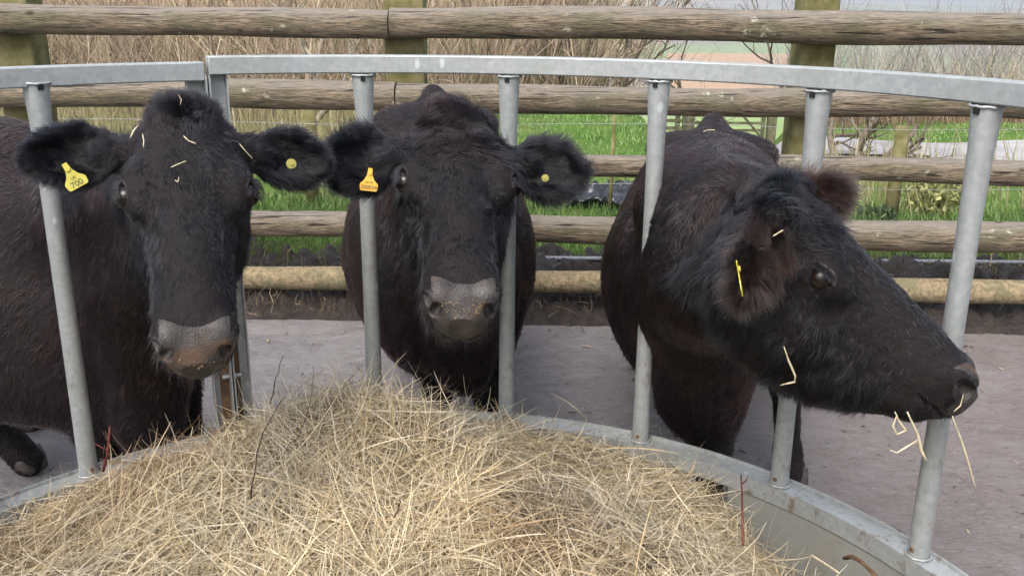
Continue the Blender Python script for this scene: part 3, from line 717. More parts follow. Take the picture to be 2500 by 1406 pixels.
def mesh_mixed(name, V, F, matidx):
    me = bpy.data.meshes.new(name); tri = F[:, 3] < 0; cnt = np.where(tri, 3, 4); st = np.concatenate([[0], np.cumsum(cnt)[:-1]])
    me.vertices.add(len(V)); me.vertices.foreach_set('co', V.astype(np.float32).ravel())
    fl = F.ravel(); fl = fl[fl >= 0]; me.loops.add(len(fl)); me.loops.foreach_set('vertex_index', fl.astype(np.int32))
    me.polygons.add(len(F)); me.polygons.foreach_set('loop_start', st.astype(np.int32)); me.polygons.foreach_set('loop_total', cnt.astype(np.int32))
    me.polygons.foreach_set('use_smooth', np.ones(len(F), bool)); me.polygons.foreach_set('material_index', matidx.astype(np.int32))
    me.update(calc_edges=True); me.validate(); return me

def m_skin():
    m, t, b = mat('black_hide', .7, .2); n = N(t); p = n.pos()
    c = n.mix(n.noise(p, 8, 5), (.004, .0035, .004), (.009, .006, .006)); n.to(c, b.inputs['Base Color'])
    n.bump(b, n.noise(p, 60, 6), .6, .01); return m
M['hide'] = m_skin()
def m_muzzle():
    m, t, b = mat('wet_muzzle_skin', .42, .5); n = N(t); p = n.pos()
    c = n.mix(n.ramp(n.noise(p, 26, 6), [(.35, 0.0), (.65, 1.0)]), (.010, .009, .009), (.045, .037, .033))
    c = n.mix(n.ramp(n.noise(p, 12, 5), [(.52, 0.0), (.62, .7)]), c, (.085, .045, .022))
    n.to(c, b.inputs['Base Color']); n.to(n.ramp(n.noise(p, 30, 4), [(.35, .42), (.6, .7)]), b.inputs['Roughness'])
    n.bump(b, n.mix(.5, n.voro(p, 330), n.noise(p, 110, 4)), .7, .0025); return m
M['muzzle'] = m_muzzle()
def m_eyeskin():
    m, t, b = mat('bare_eyelid', .45, .5); n = N(t); n.to(n.mix(n.noise(n.pos(), 60, 4), (.010, .007, .007), (.038, .022, .019)), b.inputs['Base Color']); return m
M['eyelid'] = m_eyeskin()
m, t, b_ = mat('eyeball', .20, .35); n = N(t); n.to(n.mix(n.noise(n.pos(), 90, 3), (.004, .003, .003), (.012, .007, .005)), b_.inputs['Base Color']); b_.inputs['Coat Weight'].default_value = 0.0; b_.inputs['Coat Roughness'].default_value = .02
M['eye'] = m
def m_hair(name, dark, brown, amt):
    m = bpy.data.materials.new(name); m.use_nodes = True; t = m.node_tree; t.nodes.remove(t.nodes['Principled BSDF']); n = N(t)
    h = n.node('ShaderNodeBsdfHairPrincipled'); h.parametrization = 'COLOR'
    inf = n.node('ShaderNodeHairInfo'); p = n.pos()
    f = n.math('ADD', n.math('MULTIPLY', n.noise(p, 5, 5), 1.0), n.math('MULTIPLY', inf.outputs['Random'], .35))
    c = n.mix(n.ramp(f, [(.62 - amt, 0.0), (.86 - amt, 1.0)]), dark, brown)
    n.to(c, h.inputs['Color']); h.inputs['Roughness'].default_value = .24; h.inputs['Radial Roughness'].default_value = .40
    h.inputs['IOR'].default_value = 1.38
    n.to(h.outputs[0], t.nodes['Material Output'].inputs['Surface']); return m
M['hair_face'] = m_hair('black_face_hair', (.0030, .0036, .0055), (.006, .005, .006), 0)
M['hair_body'] = m_hair('winter_coat_hair', (.003, .003, .004), (.020, .008, .008), .07)
M['hair_tuft'] = m_hair('long_tuft_hair', (.0035, .004, .0055), (.010, .006, .006), .03)
M['hair_brown'] = m_hair('brown_tipped_hair', (.004, .0038, .004), (.045, .023, .018), .03)

def hair_obj(name, C, r0, mt, parent):
    Nn, K, _ = C.shape
    hc = bpy.data.hair_curves.new(name); hc.add_curves([K] * Nn)
    hc.attributes['position'].data.foreach_set('vector', C.astype(np.float32).ravel()) if 'position' in hc.attributes else None
    ra = hc.attributes.get('radius') or hc.attributes.new('radius', 'FLOAT', 'POINT')
    prof = np.interp(np.linspace(0, 1, K), [0, .5, 1], [1, .8, .15])
    ra.data.foreach_set('value', (np.broadcast_to(np.asarray(r0).reshape(-1, 1), (Nn, 1)) * prof[None]).astype(np.float32).ravel())
    hc.materials.append(mt); o = bpy.data.objects.new(name, hc); COL.objects.link(o)
    o.parent = parent; return o
def sample_surface(V, F, nrm, weight, count, rng):
    tri = np.concatenate([F[:, :3], F[F[:, 3] >= 0][:, [0, 2, 3]]]); a, b, c = V[tri[:, 0]], V[tri[:, 1]], V[tri[:, 2]]
    ar = np.linalg.norm(np.cross(b - a, c - a), axis=1) * .5; w_ = ar * weight((a + b + c) / 3); k = rng.choice(len(tri), count, p=w_ / w_.sum())
    r1 = np.sqrt(rng.random(count))[:, None]; r2 = rng.random(count)[:, None]
    P = a[k] * (1 - r1) + b[k] * r1 * (1 - r2) + c[k] * r1 * r2; Nn = unit(nrm[tri[k, 0]] + nrm[tri[k, 1]] + nrm[tri[k, 2]]); return P, Nn
def grow(P, Nn, D, L, K, lift, curl, rng, phr=1.2, clump=.35, frizz=.25, cs=55.0, seed=0):
    """hairs lying along D, bending away from the skin, gathered by smooth noise"""
    D = unit(D - Nn * (D * Nn).sum(1)[:, None])
    T = np.cross(Nn, D)
    cl = vnoise(P, cs, seed); cl2 = vnoise(P, cs * 3.1, seed + 5)
    D = unit(D + clump * (cl - Nn * (cl * Nn).sum(1)[:, None]) + .5 * clump * cl2 + frizz * rng.normal(size=P.shape) * .5)
    lf = np.asarray(lift) * (1 + .5 * noise(P, cs * .8, seed + 9))
    C = [P - Nn * .001]; L = np.asarray(L); ph = rng.random(len(P)) * phr + 3 * noise(P, cs * .6, seed + 11)
    for k in range(1, K):
        t = k / (K - 1); up = lf * (1 - .75 * t)
        dr = unit(D + Nn * np.reshape(up, (-1, 1)) + T * (np.asarray(curl) * np.sin(ph + t * 3.2)).reshape(-1, 1) + np.array([0, 0, -.25 * t]))
        C.append(C[-1] + dr * (L / (K - 1)).reshape(-1, 1))
    return np.stack(C, 1)

B0 = np.array([[1, 0, 0], [0, -.7071, -.7071], [0, -.7071, .7071]])
def text_mesh(txt, size):
    cu = bpy.data.curves.new('digits', 'FONT'); cu.body = txt; cu.size = size; cu.align_x = 'CENTER'; cu.align_y = 'CENTER'; cu.extrude = .0002
    o = bpy.data.objects.new('tmp', cu); COL.objects.link(o); dg = bpy.context.evaluated_depsgraph_get()
    me = bpy.data.meshes.new_from_object(o.evaluated_get(dg)); bpy.data.objects.remove(o); return me
M['tag'] = simple('yellow_plastic', (.32, .29, .03), (.46, .41, .05), 20, .4, .5, .05, .001)
M['stud'] = simple('dull_yellow_plastic', (.20, .18, .03), (.36, .33, .08), 300, .5, .4, .1, .001)
M['tag_orange'] = simple('amber_plastic', (.52, .27, .012), (.62, .34, .02), 20, .4, .5, .05, .001)
M['ink'] = simple('black_ink', (.02, .02, .02), (.03, .03, .03), 20, .6)

def build_cow(c, label, hair_scale=1.0, seed=0):
    rng = np.random.default_rng(100 + seed)
    c.tt = table(TORSO)
    pts = np.concatenate([c.w2([[-.1, -.4, .0], [-.1, .4, 1.2], [1.5, -.4, 0], [1.5, .4, 1.2]]), c.lh([[-.3, -.1, -.3], [.3, .56, .1], [-.3, .56, .1], [.3, -.1, -.3], [0, 0, .1]]), *[np.array([a, b]) for a, b, *_ in c.caps]])
    lo = pts.min(0) - .08; hi = pts.max(0) + .08; lo[2] = -.03
    V, F = surface_net(c, lo, hi, .010)
    V, _ = newton(c, V, 2)
    F = F.astype(int)
    inhead = lambda C: (np.linalg.norm((c.hl(C) - [0, .22, -.1]) * [1, .8, 1], axis=1) < .30)
    V, F = refine(V, F, inhead, c)
    def detail(C):
        Q = c.hl(C); Q[:, 0] = np.abs(Q[:, 0])
        return (np.linalg.norm(Q - c.eye, axis=1) < .048) | ((Q[:, 1] > .42) & (Q[:, 1] < .6) & (Q[:, 0] < .1) & (Q[:, 2] > -.2))
    V, F = refine(V, F, detail, c)
    V, nrm = newton(c, V, 1)
    cen = V[F[:, :3]].mean(1); Q = c.hl(cen); Qa = Q.copy(); Qa[:, 0] = np.abs(Qa[:, 0])
    def pad(Q, g=0.0):
        a = np.abs(Q[:, 0]); q = Q
        edge = g + .452 + .020 * np.cos(a / .05 * 1.4) - np.clip(-.03 - q[:, 2], 0, 1) * .10
        nos = np.linalg.norm(np.stack([a, q[:, 1], q[:, 2]], -1) - [.050, .490, -.050], axis=1) < .0285 - g
        return nos | (q[:, 1] > edge) & (q[:, 2] > -.110 + g) & (a < c.padw - g - .25 * np.clip(-.06 - q[:, 2], 0, 1)) & (q[:, 1] < .6)
    def lid(Q): a = Q.copy(); a[:, 0] = np.abs(a[:, 0]); return np.linalg.norm((a - (c.eye + unit(c.eax) * .0205)) / [1, 1.35, .80], axis=1) < .0205
    mi = np.zeros(len(F), int); mi[pad(Q)] = 1; mi[lid(Q)] = 2
    root = mesh_mixed('cow', V, F, mi)
    co = link('cow', root, [M['hide'], M['muzzle'], M['eyelid']])
    tag(co, label, 'cow', 'black cows at the feeder')
    # eyes
    for sgn in (-1, 1):
        bm = bmesh.new(); bmesh.ops.create_uvsphere(bm, u_segments=24, v_segments=16, radius=.0218 * c.sc)
        me = bpy.data.meshes.new('eye'); bm.to_mesh(me); bm.free()
        for p in me.polygons: p.use_smooth = True
        e = link('eye', me, M['eye']); e.parent = co; e.location = c.lh([c.eye * [sgn, 1, 1]])[0]
        ang = np.linspace(-1.1, 1.1, 34); rr = .0185 * c.sc
        # upper lashes
        a0 = np.stack([sgn * (c.eye[0] + .013 - .004 * np.abs(ang)), c.eye[1] - .004 + .021 * np.sin(ang), c.eye[2] + .022 - .003 * np.abs(ang)], -1)
        Pn = c.lh(np.repeat(a0, 3, 0) + rng.normal(size=(102, 3)) * .001)
        out = unit(np.array([sgn * 1.0, 0, -.15]) + np.repeat(np.stack([0 * ang, .5 * np.sin(ang), 0 * ang], -1), 3, 0)) @ c.R.T
        hr = np.stack([Pn + out * l + np.array([0, 0, -1]) * dz for l, dz in ((0, 0), (.007, .001), (.013, .004), (.017, .009))], 1)
        hair_obj('eyelashes', hr, .00035, M['hair_face'], co)
    # hair ----------------------------------------------------------
    whorl = c.whorl
    def hd(P): return c.hl(P)
    def is_head(Q): return (Q[:, 1] > -.06) & (Q[:, 1] < .60) & (np.abs(Q[:, 0]) < .145) & (Q[:, 2] > -.30) & (Q[:, 2] < .12)
    def w_head(C):
        Q = hd(C); ok = is_head(Q) & ~pad(Q, .007) & ~lid(Q)
        return ok * 1.0
    P, Nn = sample_surface(V, F, nrm, w_head, int(62000 * hair_scale), rng); Q = hd(P)
    dl = np.stack([Q[:, 0] * 1.0, Q[:, 1] - whorl[1], np.clip(-(np.abs(Q[:, 0]) - .07) * 8, -3, 0) * .06 * (Q[:, 1] < .3)], -1)
    dl[:, 0] -= whorl[0]
    dl = unit(dl); below = np.clip((Q[:, 1] - whorl[1]) / .1, 0, 1)[:, None]; dl = unit(dl * np.stack([1 - .45 * below[:, 0], 1 + 0 * below[:, 0], 1 + 0 * below[:, 0]], -1))
    side = np.clip((-Q[:, 2] - .06) / .06, 0, 1)[:, None]
    dl = unit(dl * (1 - side) + side * unit(np.array([0, .35, -1.])[None]))
    D = dl @ c.R.T
    L = .013 + .006 * side[:, 0] + .012 * np.clip((.10 - Q[:, 1]) / .1, 0, 1) + .012 * np.clip((-Q[:, 2] - .15) / .08, 0, 1)
    L = np.where(Q[:, 1] > .40, .008, L) * (1 + .35 * noise(P, 30, seed)) * rng.uniform(.7, 1.2, len(P))
    Qe = Q.copy(); Qe[:, 0] = np.abs(Qe[:, 0]); L = L * np.clip((np.linalg.norm(Qe - c.eye - unit(c.eax) * .02, axis=1) - .020) / .030, .12, 1)
    lift = np.where(Q[:, 1] > .3, .22, .35) + .2 * np.clip((.1 - Q[:, 1]) / .1, 0, 1)
    C = grow(P, Nn, D, L, 4, lift, .25, rng, clump=.75 if c.wavy else .55, seed=seed)
    hair_obj('face_hair', C, .00042, M['hair_face'], co)
    # poll tuft
    def w_poll(C):
        Q = hd(C); return np.exp(-((Q[:, 0] / .075) ** 2 + ((Q[:, 1] - c.tuft[0]) / c.tuft[1]) ** 2)) * (Q[:, 2] > -.09)
    P, Nn = sample_surface(V, F, nrm, w_poll, int(c.tuft[3] * hair_scale), rng); Q = hd(P)
    dl = unit(np.stack([Q[:, 0] * 5 + .2 * rng.normal(size=len(P)), np.full(len(P), c.tuft[4]), 0 * Q[:, 0] + .2], -1)); D = dl @ c.R.T
    C = grow(P, Nn, D, c.tuft[2] * rng.uniform(.6, 1.1, len(P)), 10, c.tuft[5], c.tuft[6], rng, phr=.5, clump=1.3, cs=30, frizz=.15, seed=seed + 3)
    hair_obj('poll_tuft', C, .00045, M['hair_tuft'], co)
    # ears
    def near_ear(Q):
        r = np.zeros(len(Q), bool)
        for (b, ax3, nr, Le, W) in c.ears:
            t = (Q - b) @ unit(ax3); n2 = unit(nr - unit(ax3) * (nr @ unit(ax3))); dq = Q - b - t[:, None] * unit(ax3)
            r |= (t > .012) & (t < Le * 1.2) & (np.linalg.norm(dq, axis=1) < W * .62) & (np.abs(dq @ n2) < .036 + .1 * t) & (np.abs(Q[:, 0]) > .085)
        return r
    P, Nn = sample_surface(V, F, nrm, lambda C: near_ear(hd(C)) * 1.0, int(32000 * hair_scale), rng); Q = hd(P)
    D = np.zeros_like(P); L = np.full(len(P), .02); edge = np.zeros(len(P))
    for (b, ax3, nr, Le, W) in c.ears:
        a = unit(ax3); nr2 = unit(nr - a * (nr @ a)); wd = np.cross(nr2, a); k = (Q - b) @ a; k_ok = (np.sign(Q[:, 0]) == np.sign(b[0])) & near_ear(Q)
        wv = (Q - b) @ wd / (W * .5); tt = k / Le
        d = a[None] * (.75 + tt[:, None] * .3) + wd[None] * (wv[:, None] * 1.1)
        D[k_ok] = (d @ c.R.T)[k_ok]; ed = np.clip(np.abs(wv) - .55, 0, .5) * 2 + np.clip(tt - .75, 0, .4) * 2
        L[k_ok] = (c.ear_len * (.75 + .9 * np.clip(ed, 0, 1)))[k_ok]; edge[k_ok] = ed[k_ok]
    C = grow(P, Nn, D, L * rng.uniform(.6, 1.25, len(P)), 6, .35, .5, rng, clump=.95 if c.brown_ears else .6, cs=34, seed=seed + 6)
    hair_obj('ear_hair', C, .00040, M['hair_brown'] if c.brown_ears else M['hair_face'], co)
    # body coat
    def w_body(C):
        Q = hd(C); k = ~is_head(Q) & ~near_ear(Q); dist = np.linalg.norm(C - [0, 0, CAM_H], axis=1)
        return k * (C[:, 2] > .02) * (2.4 / dist) ** 2
    P, Nn = sample_surface(V, F, nrm, w_body, int(110000 * hair_scale), rng)
    dirv = np.array([c.dir[0], c.dir[1], 0]); D = dirv[None] * .6 + np.array([0, 0, -1.]) + (.5 * vnoise(P, 6, seed + 20))
    L = .022 * rng.uniform(.6, 1.3, len(P)) * (1 + .4 * noise(P, 20, seed + 1)); L = np.where(P[:, 2] < .35, L * .6, L)
    C = grow(P, Nn, D, L, 4, .40, .35, rng, clump=.45, cs=24, seed=seed + 8)
    hair_obj('coat', C, .0007, M['hair_body'], co)
    # whiskers on the lips
    def w_lip(C): Q = hd(C); return ((Q[:, 1] > .42) & (Q[:, 1] < .57) & (Q[:, 2] < -.075)) * 1.0
    P, Nn = sample_surface(V, F, nrm, w_lip, 260, rng)
    C = grow(P, Nn, Nn + np.array([0, -.3, -.6]), rng.uniform(.012, .035, 260), 4, 1.4, .1, rng, clump=.1)
    hair_obj('whiskers', C, .00028, M['hair_tuft'], co)
    return co

def leg(top, knee, fet, foot, r):   # list of capsules from body to hoof
    return [(top, knee, r[0], r[1], .05), (knee, fet, r[1] * .86, r[2], .025), (fet, foot, r[2] * 1.15, r[3], .02)]
def ear(b, ax, nr, L=.15, W=.115): return (np.array(b, float), np.array(ax, float), np.array(nr, float), L, W)
def RT(*rows): return np.array(rows)
A = np.array
# middle cow ------------------------------------------------------------
mid = Cow(o=A([-.1149, 1.9409, 1.2019]), sc=1.0, R=RT([.992, .0697, .1049], [.113, -.861, -.4959], [-.0557, -.5038, .862]),
    chest=A([-.17, 2.36]), dir=unit(A([-.11, 1.0])), bend=0.0, fat=1.04, tall=1.0, hips=True, whorl=(.012, .125), wavy=True, brown_ears=False, ear_len=.034,
    tuft=(.045, .055, .060, 12000, .9, .30, 2.4), eye=A([.104, .178, -.047]), eax=A([.48, .10, .87]), padw=.056, tags=[([(890, 455)], 'amber')],
    ears=[ear((-.105, .062, -.075), (-.95, .06, -.12), (.15, .45, .85), .148, .115), ear((.105, .062, -.075), (.95, .05, -.10), (-.15, .45, .85), .148, .115)],
    caps=[(A([-.12, 2.10, 1.02]), A([-.16, 2.50, .92]), .105, .17, .06), (A([-.12, 2.12, .90]), A([-.15, 2.45, .68]), .10, .17, .06),
          (A([-.13, 2.33, .66]), A([-.13, 2.38, .46]), .10, .075, .06)]
      + leg(A([-.25, 2.55, .60]), A([-.215, 2.53, .33]), A([-.21, 2.53, .12]), A([-.21, 2.49, .035]), (.08, .045, .032, .045))
      + leg(A([-.05, 2.55, .60]), A([-.07, 2.53, .33]), A([-.075, 2.53, .12]), A([-.075, 2.49, .035]), (.08, .045, .032, .045))
      + leg(A([-.40, 3.50, .75]), A([-.40, 3.62, .42]), A([-.40, 3.55, .12]), A([-.40, 3.50, .035]), (.12, .05, .035, .045))
      + leg(A([-.12, 3.50, .75]), A([-.12, 3.62, .42]), A([-.12, 3.55, .12]), A([-.12, 3.50, .035]), (.12, .05, .035, .045)))
# left cow --------------------------------------------------------------
lft = Cow(o=A([-.5900, 1.6793, 1.238]), sc=.95, R=RT([.9451, .2188, .2426], [.3246, -.7134, -.6211], [-.0371, -.6657, .7452]),
    chest=A([-.92, 2.12]), dir=unit(A([-.88, .46])), bend=0.0, fat=1.0, tall=.98, hips=True, whorl=(-.02, .10), wavy=False, brown_ears=False, ear_len=.024,
    tuft=(.015, .045, .026, 6500, -.8, .8, .35), eye=A([.104, .180, -.049]), eax=A([.54, .10, .84]), padw=.056, tags=[],
    ears=[ear((-.105, .052, -.075), (-.93, .06, -.02), (.2, .45, .85), .158, .095), ear((.105, .052, -.075), (.93, -.01, -.22), (-.15, .45, .85), .155, .10)],
    caps=[(A([-.70, 1.86, 1.05]), A([-1.02, 2.22, .90]), .105, .19, .06), (A([-.70, 1.88, .92]), A([-.98, 2.18, .68]), .105, .18, .06),
          (A([-.84, 2.02, .68]), A([-.88, 2.06, .44]), .10, .085, .06)]
      + leg(A([-1.02, 2.12, .62]), A([-1.02, 2.10, .33]), A([-1.0, 2.08, .12]), A([-.97, 2.06, .035]), (.10, .05, .034, .046))
      + leg(A([-.88, 2.22, .60]), A([-.86, 2.22, .33]), A([-.86, 2.26, .12]), A([-.84, 2.23, .035]), (.085, .045, .032, .045))
      + leg(A([-1.83, 2.52, .72]), A([-1.72, 2.56, .40]), A([-1.575, 2.60, .15]), A([-1.50, 2.60, .045]), (.13, .055, .040, .048))
      + leg(A([-1.66, 2.88, .75]), A([-1.78, 2.92, .42]), A([-1.72, 2.92, .12]), A([-1.66, 2.92, .035]), (.13, .055, .040, .045)))
# right cow -------------------------------------------------------------
rgt = Cow(o=A([.4774, 1.6277, 1.1098]), sc=.9215, R=RT([.3741, .7174, .5876], [.9213, -.3602, -.1468], [-.1064, -.5963, .7957]),
    chest=A([.49, 2.33]), dir=unit(A([.22, 1.0])), bend=0.0, fat=1.08, tall=.915, hips=True, whorl=(0, .12), wavy=True, brown_ears=True, ear_len=.044,
    tuft=(.02, .06, .058, 11000, .8, .35, 1.6), eye=A([.104, .168, -.066]), eax=A([.80, .08, .58]), padw=.064, tags=[],
    ears=[ear((-.118, .03, -.028), (-.55, .35, -.76), (-.6, .55, .5), .155, .060), ear((.10, .03, -.03), (.45, .50, .70), (-.6, .7, .2), .098, .052)],
    caps=[(A([.44, 1.83, 1.00]), A([.52, 2.40, .90]), .12, .20, .07), (A([.42, 1.85, .88]), A([.50, 2.35, .66]), .14, .21, .07),
          (A([.47, 2.08, .70]), A([.50, 2.25, .44]), .14, .12, .07)]
      + leg(A([.50, 2.30, .55]), A([.535, 2.24, .30]), A([.54, 2.26, .12]), A([.54, 2.22, .035]), (.10, .055, .036, .046))
      + leg(A([.74, 2.52, .60]), A([.82, 2.56, .34]), A([.85, 2.58, .12]), A([.86, 2.55, .035]), (.10, .05, .036, .046))
      + leg(A([.62, 3.48, .75]), A([.62, 3.58, .42]), A([.62, 3.52, .12]), A([.62, 3.47, .035]), (.12, .05, .035, .045))
      + leg(A([.90, 3.42, .75]), A([.90, 3.52, .42]), A([.90, 3.46, .12]), A([.90, 3.41, .035]), (.12, .05, .035, .045)))
cow_m = build_cow(mid, 'black cow facing straight ahead with curly poll, forehead whorl and amber ear tag', 1.0, 1)
cow_l = build_cow(lft, 'black cow with straws on its forehead and a yellow ear tag reading 700', 1.0, 2)
cow_r = build_cow(rgt, 'black cow in profile with shaggy brown ear and hay hanging from its mouth', 1.0, 3)

def on_cow(c, L, off=.006):
    """the point of the cow's hide seen at each photo pixel, lifted off the skin"""
    out = []
    for a, b_ in L:
        p1 = proj_at(a, b_, 1.0); o_ = np.array([0, 0, CAM_H]); d = unit(p1 - o_); t = .8
        for _ in range(80):
            f = c((o_ + d * t)[None])[0]
            if f < off + .009 or t > 2.6: break
            t += max(f - off - .008, .002) * .7
        out.append(o_ + d * t)
    return np.array(out)
# ear tags: a flat plastic plate with a narrow neck, numbers printed on it
def ear_tag(cow, c, hit, size, rot, yaw, mt, digits, label, off=.014):
    p = on_cow(c, [hit], off)[0]
    nrm = unit(A([math.sin(yaw), -math.cos(yaw), .25])); xa = unit(np.cross(A([0, 0, 1.]), nrm)); ya = np.cross(nrm, xa)
    cr, sr = math.cos(rot), math.sin(rot); X_, Y_ = xa * cr + ya * sr, -xa * sr + ya * cr
    prof = [(-.12, .95), (-.16, .55), (-.30, .25), (-.5, .05), (-.55, -.05), (-.52, -.34), (-.45, -.40), (.45, -.40), (.52, -.34), (.55, -.05), (.5, .05), (.30, .25), (.16, .55), (.12, .95)]
    n_ = len(prof); V_ = [p + (X_ * a + Y_ * b_) * size + nrm * k for k in (.0009, -.0009) for a, b_ in prof]
    mb = MB().add(V_, [tuple(range(n_))[::-1], tuple(range(n_, 2 * n_))] + [(i, (i + 1) % n_, n_ + (i + 1) % n_, n_ + i) for i in range(n_)])
    o = mb.build('ear_tag', M[mt]); o.parent = cow; o['label'] = label
    MB().tube([p + Y_ * size * .62 + nrm * .001, p + Y_ * size * .62 + nrm * .004], size * .12, 14).build('stud', M[mt], o)
    for txt, dy, sz in digits:
        me = text_mesh(txt, sz * size); me.materials.append(M['ink'])
        t_ = bpy.data.objects.new('printed_number', me); COL.objects.link(t_); t_.parent = o
        Mx = Matrix([[X_[0], Y_[0], nrm[0], 0], [X_[1], Y_[1], nrm[1], 0], [X_[2], Y_[2], nrm[2], 0], [0, 0, 0, 1]])
        t_.matrix_world = Matrix.Translation(p + Y_ * dy * size + nrm * .0014) @ Mx
ear_tag(cow_m, mid, (901, 450), .034, rad(-4), -.1, 'tag_orange', [('200034', -.20, .34), ('UK 30', .10, .18)], 'amber tag reading 200034')
ear_tag(cow_l, lft, (183, 440), .0345, rad(28), .25, 'tag', [('700', -.20, .42), ('UK', .12, .22)], 'yellow tag with large black digits')
ear_tag(cow_r, rgt, (1808, 690), .040, rad(12), 1.35, 'tag', [('3', -.18, .4)], 'yellow tag seen almost edge-on')
def button(cow, c, hit, r, mt, label):
    p = on_cow(c, [hit], .010)[0]; d = unit(A([0, 0, CAM_H]) - p)
    MBo = MB().tube([p, p + d * .0035], r, 20); MBo.tube([p + d * .0035, p + d * .007], r * .35, 12)
    o = MBo.build('ear_button', M[mt], auto=rad(40)); o.parent = cow; o['label'] = label
button(cow_l, lft, (711, 400), .0092, 'stud', 'round yellow stud in the far ear')
button(cow_m, mid, (1331, 435), .0075, 'stud', 'small pale yellow stud half hidden in ear hair')
# hooves
M['horn'] = simple('hoof_horn', (.030, .024, .022), (.075, .060, .055), 60, .5, .4)
def hooves(cow, feet, fwd):
    for f in feet:
        f = A(f); d = unit(A([fwd[0], fwd[1], 0])); s_ = A([d[1], -d[0], 0])
        for q in (-1, 1):
            b0 = f + s_ * q * .022; z0 = max(f[2], .03)
            pts = [b0 + A([0, 0, .035]) - d * .01, b0 + A([0, 0, .0]) + d * .012, b0 + d * .045 + A([0, 0, -.018])]
            mb = MB().tube(pts, [.026, .029, .011], 12); 
            v = np.concatenate(mb.V); v[:, 2] = np.maximum(v[:, 2], .008); mb.V = [v]
            o = mb.build('hoof', M['horn'], smooth=True); o.parent = cow
hooves(cow_l, [(-.97, 2.06, .035), (-.84, 2.23, .035), (-1.50, 2.60, .045), (-1.66, 2.92, .035)], (.88, -.46))
hooves(cow_m, [(-.21, 2.49, .035), (-.075, 2.49, .035), (-.40, 3.50, .035), (-.12, 3.50, .035)], (.1, -1))
hooves(cow_r, [(.54, 2.22, .035), (.86, 2.55, .035), (.62, 3.47, .035), (.90, 3.41, .035)], (-.2, -1))

# ------------------------------------------------------------------ hay in the feeder
def hay_h(x, y):
    P = np.stack([x, y, 0 * x], -1)
    h = .335 + .075 * np.exp(-((x + .35) ** 2 / .16 + (y - 1.75) ** 2 / .10)) + .145 * np.exp(-((x + .43) ** 2 / .045 + (y - 1.95) ** 2 / .03)) + .035 * np.exp(-((x + .16) ** 2 / .05 + (y - 1.95) ** 2 / .04))
    h = h + .10 * np.exp(-((x + .2) ** 2 / .5 + (y - 1.15) ** 2 / .12)) + .05 * np.exp(-((x - .15) ** 2 / .06 + (y - 1.55) ** 2 / .05))
    h = h - .19 * np.exp(-((x - .075) ** 2 / .0035 + (y - 1.62) ** 2 / .0035)) - .03 * np.exp(-((x + .02) ** 2 / .02 + (y - 1.40) ** 2 / .01)) + .02 * noise(P, 4, 1) + .022 * noise(P, 9, 2) + .012 * noise(P, 21, 3)
    xb = np.interp(y, [.8, 1.2, 1.5, 1.75, 2.0], [.54, .50, .44, .40, .38]) + .03 * noise(P, 6, 4)
    k = np.clip((x - xb) / .42, 0, 1); h = h * (1 - k) ** 1.15 + .03
    r = np.hypot(x - RC[0], y - RC[1]); edge = np.clip((r - (RR - .26)) / .22, 0, 1)
    h = h + .03 * np.clip((-x - .5) / .3, 0, 1)
    lim = np.interp(x, [-1.2, -.75, -.5, -.35, 0, .2, .4], [.40, .42, .44, .48, .40, .385, .34])
    return np.where(edge > 0, h * (1 - edge) + np.minimum(h, lim) * edge, h)
gx = np.linspace(RC[0] - RR, RC[0] + RR, 150); gy = np.linspace(RC[1] - RR, RC[1] + RR, 150); GX, GY = np.meshgrid(gx, gy)
P = np.stack([GX.ravel(), GY.ravel(), hay_h(GX.ravel(), GY.ravel()) - .012], -1)
b = (np.arange(149)[:, None] * 150 + np.arange(149)[None, :]).ravel(); F = np.stack([b, b + 1, b + 151, b + 150], -1)
inr = np.hypot(P[F].mean(1)[:, 0] - RC[0], P[F].mean(1)[:, 1] - RC[1]) < RR - .035
F0 = F[inr]; V0 = P
rng = np.random.default_rng(21)
def hay_cols(P, n):
    k = rng.random(n)
    pal = np.array([[.66, .55, .36], [.76, .66, .47], [.50, .40, .24], [.34, .27, .17], [.58, .52, .41], [.58, .45, .25], [.12, .08, .05]])
    c = pal[rng.choice(7, n, p=[.28, .22, .17, .10, .14, .07, .02])] * rng.uniform(.64, 1.06, (n, 1)) * (1 + .20 * noise(P, 11, 31) + .12 * noise(P, 4, 33))[:, None]
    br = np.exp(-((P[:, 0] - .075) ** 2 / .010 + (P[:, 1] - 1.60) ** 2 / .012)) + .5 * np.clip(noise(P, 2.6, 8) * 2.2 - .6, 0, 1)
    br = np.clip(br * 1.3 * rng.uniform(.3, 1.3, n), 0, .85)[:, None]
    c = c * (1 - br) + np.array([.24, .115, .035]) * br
    gr = np.clip(noise(P, 3.3, 12) * 2 - .6, 0, .35)[:, None]
    return c * (1 - gr) + c.mean(1, keepdims=True) * np.array([1.04, .98, .90]) * gr
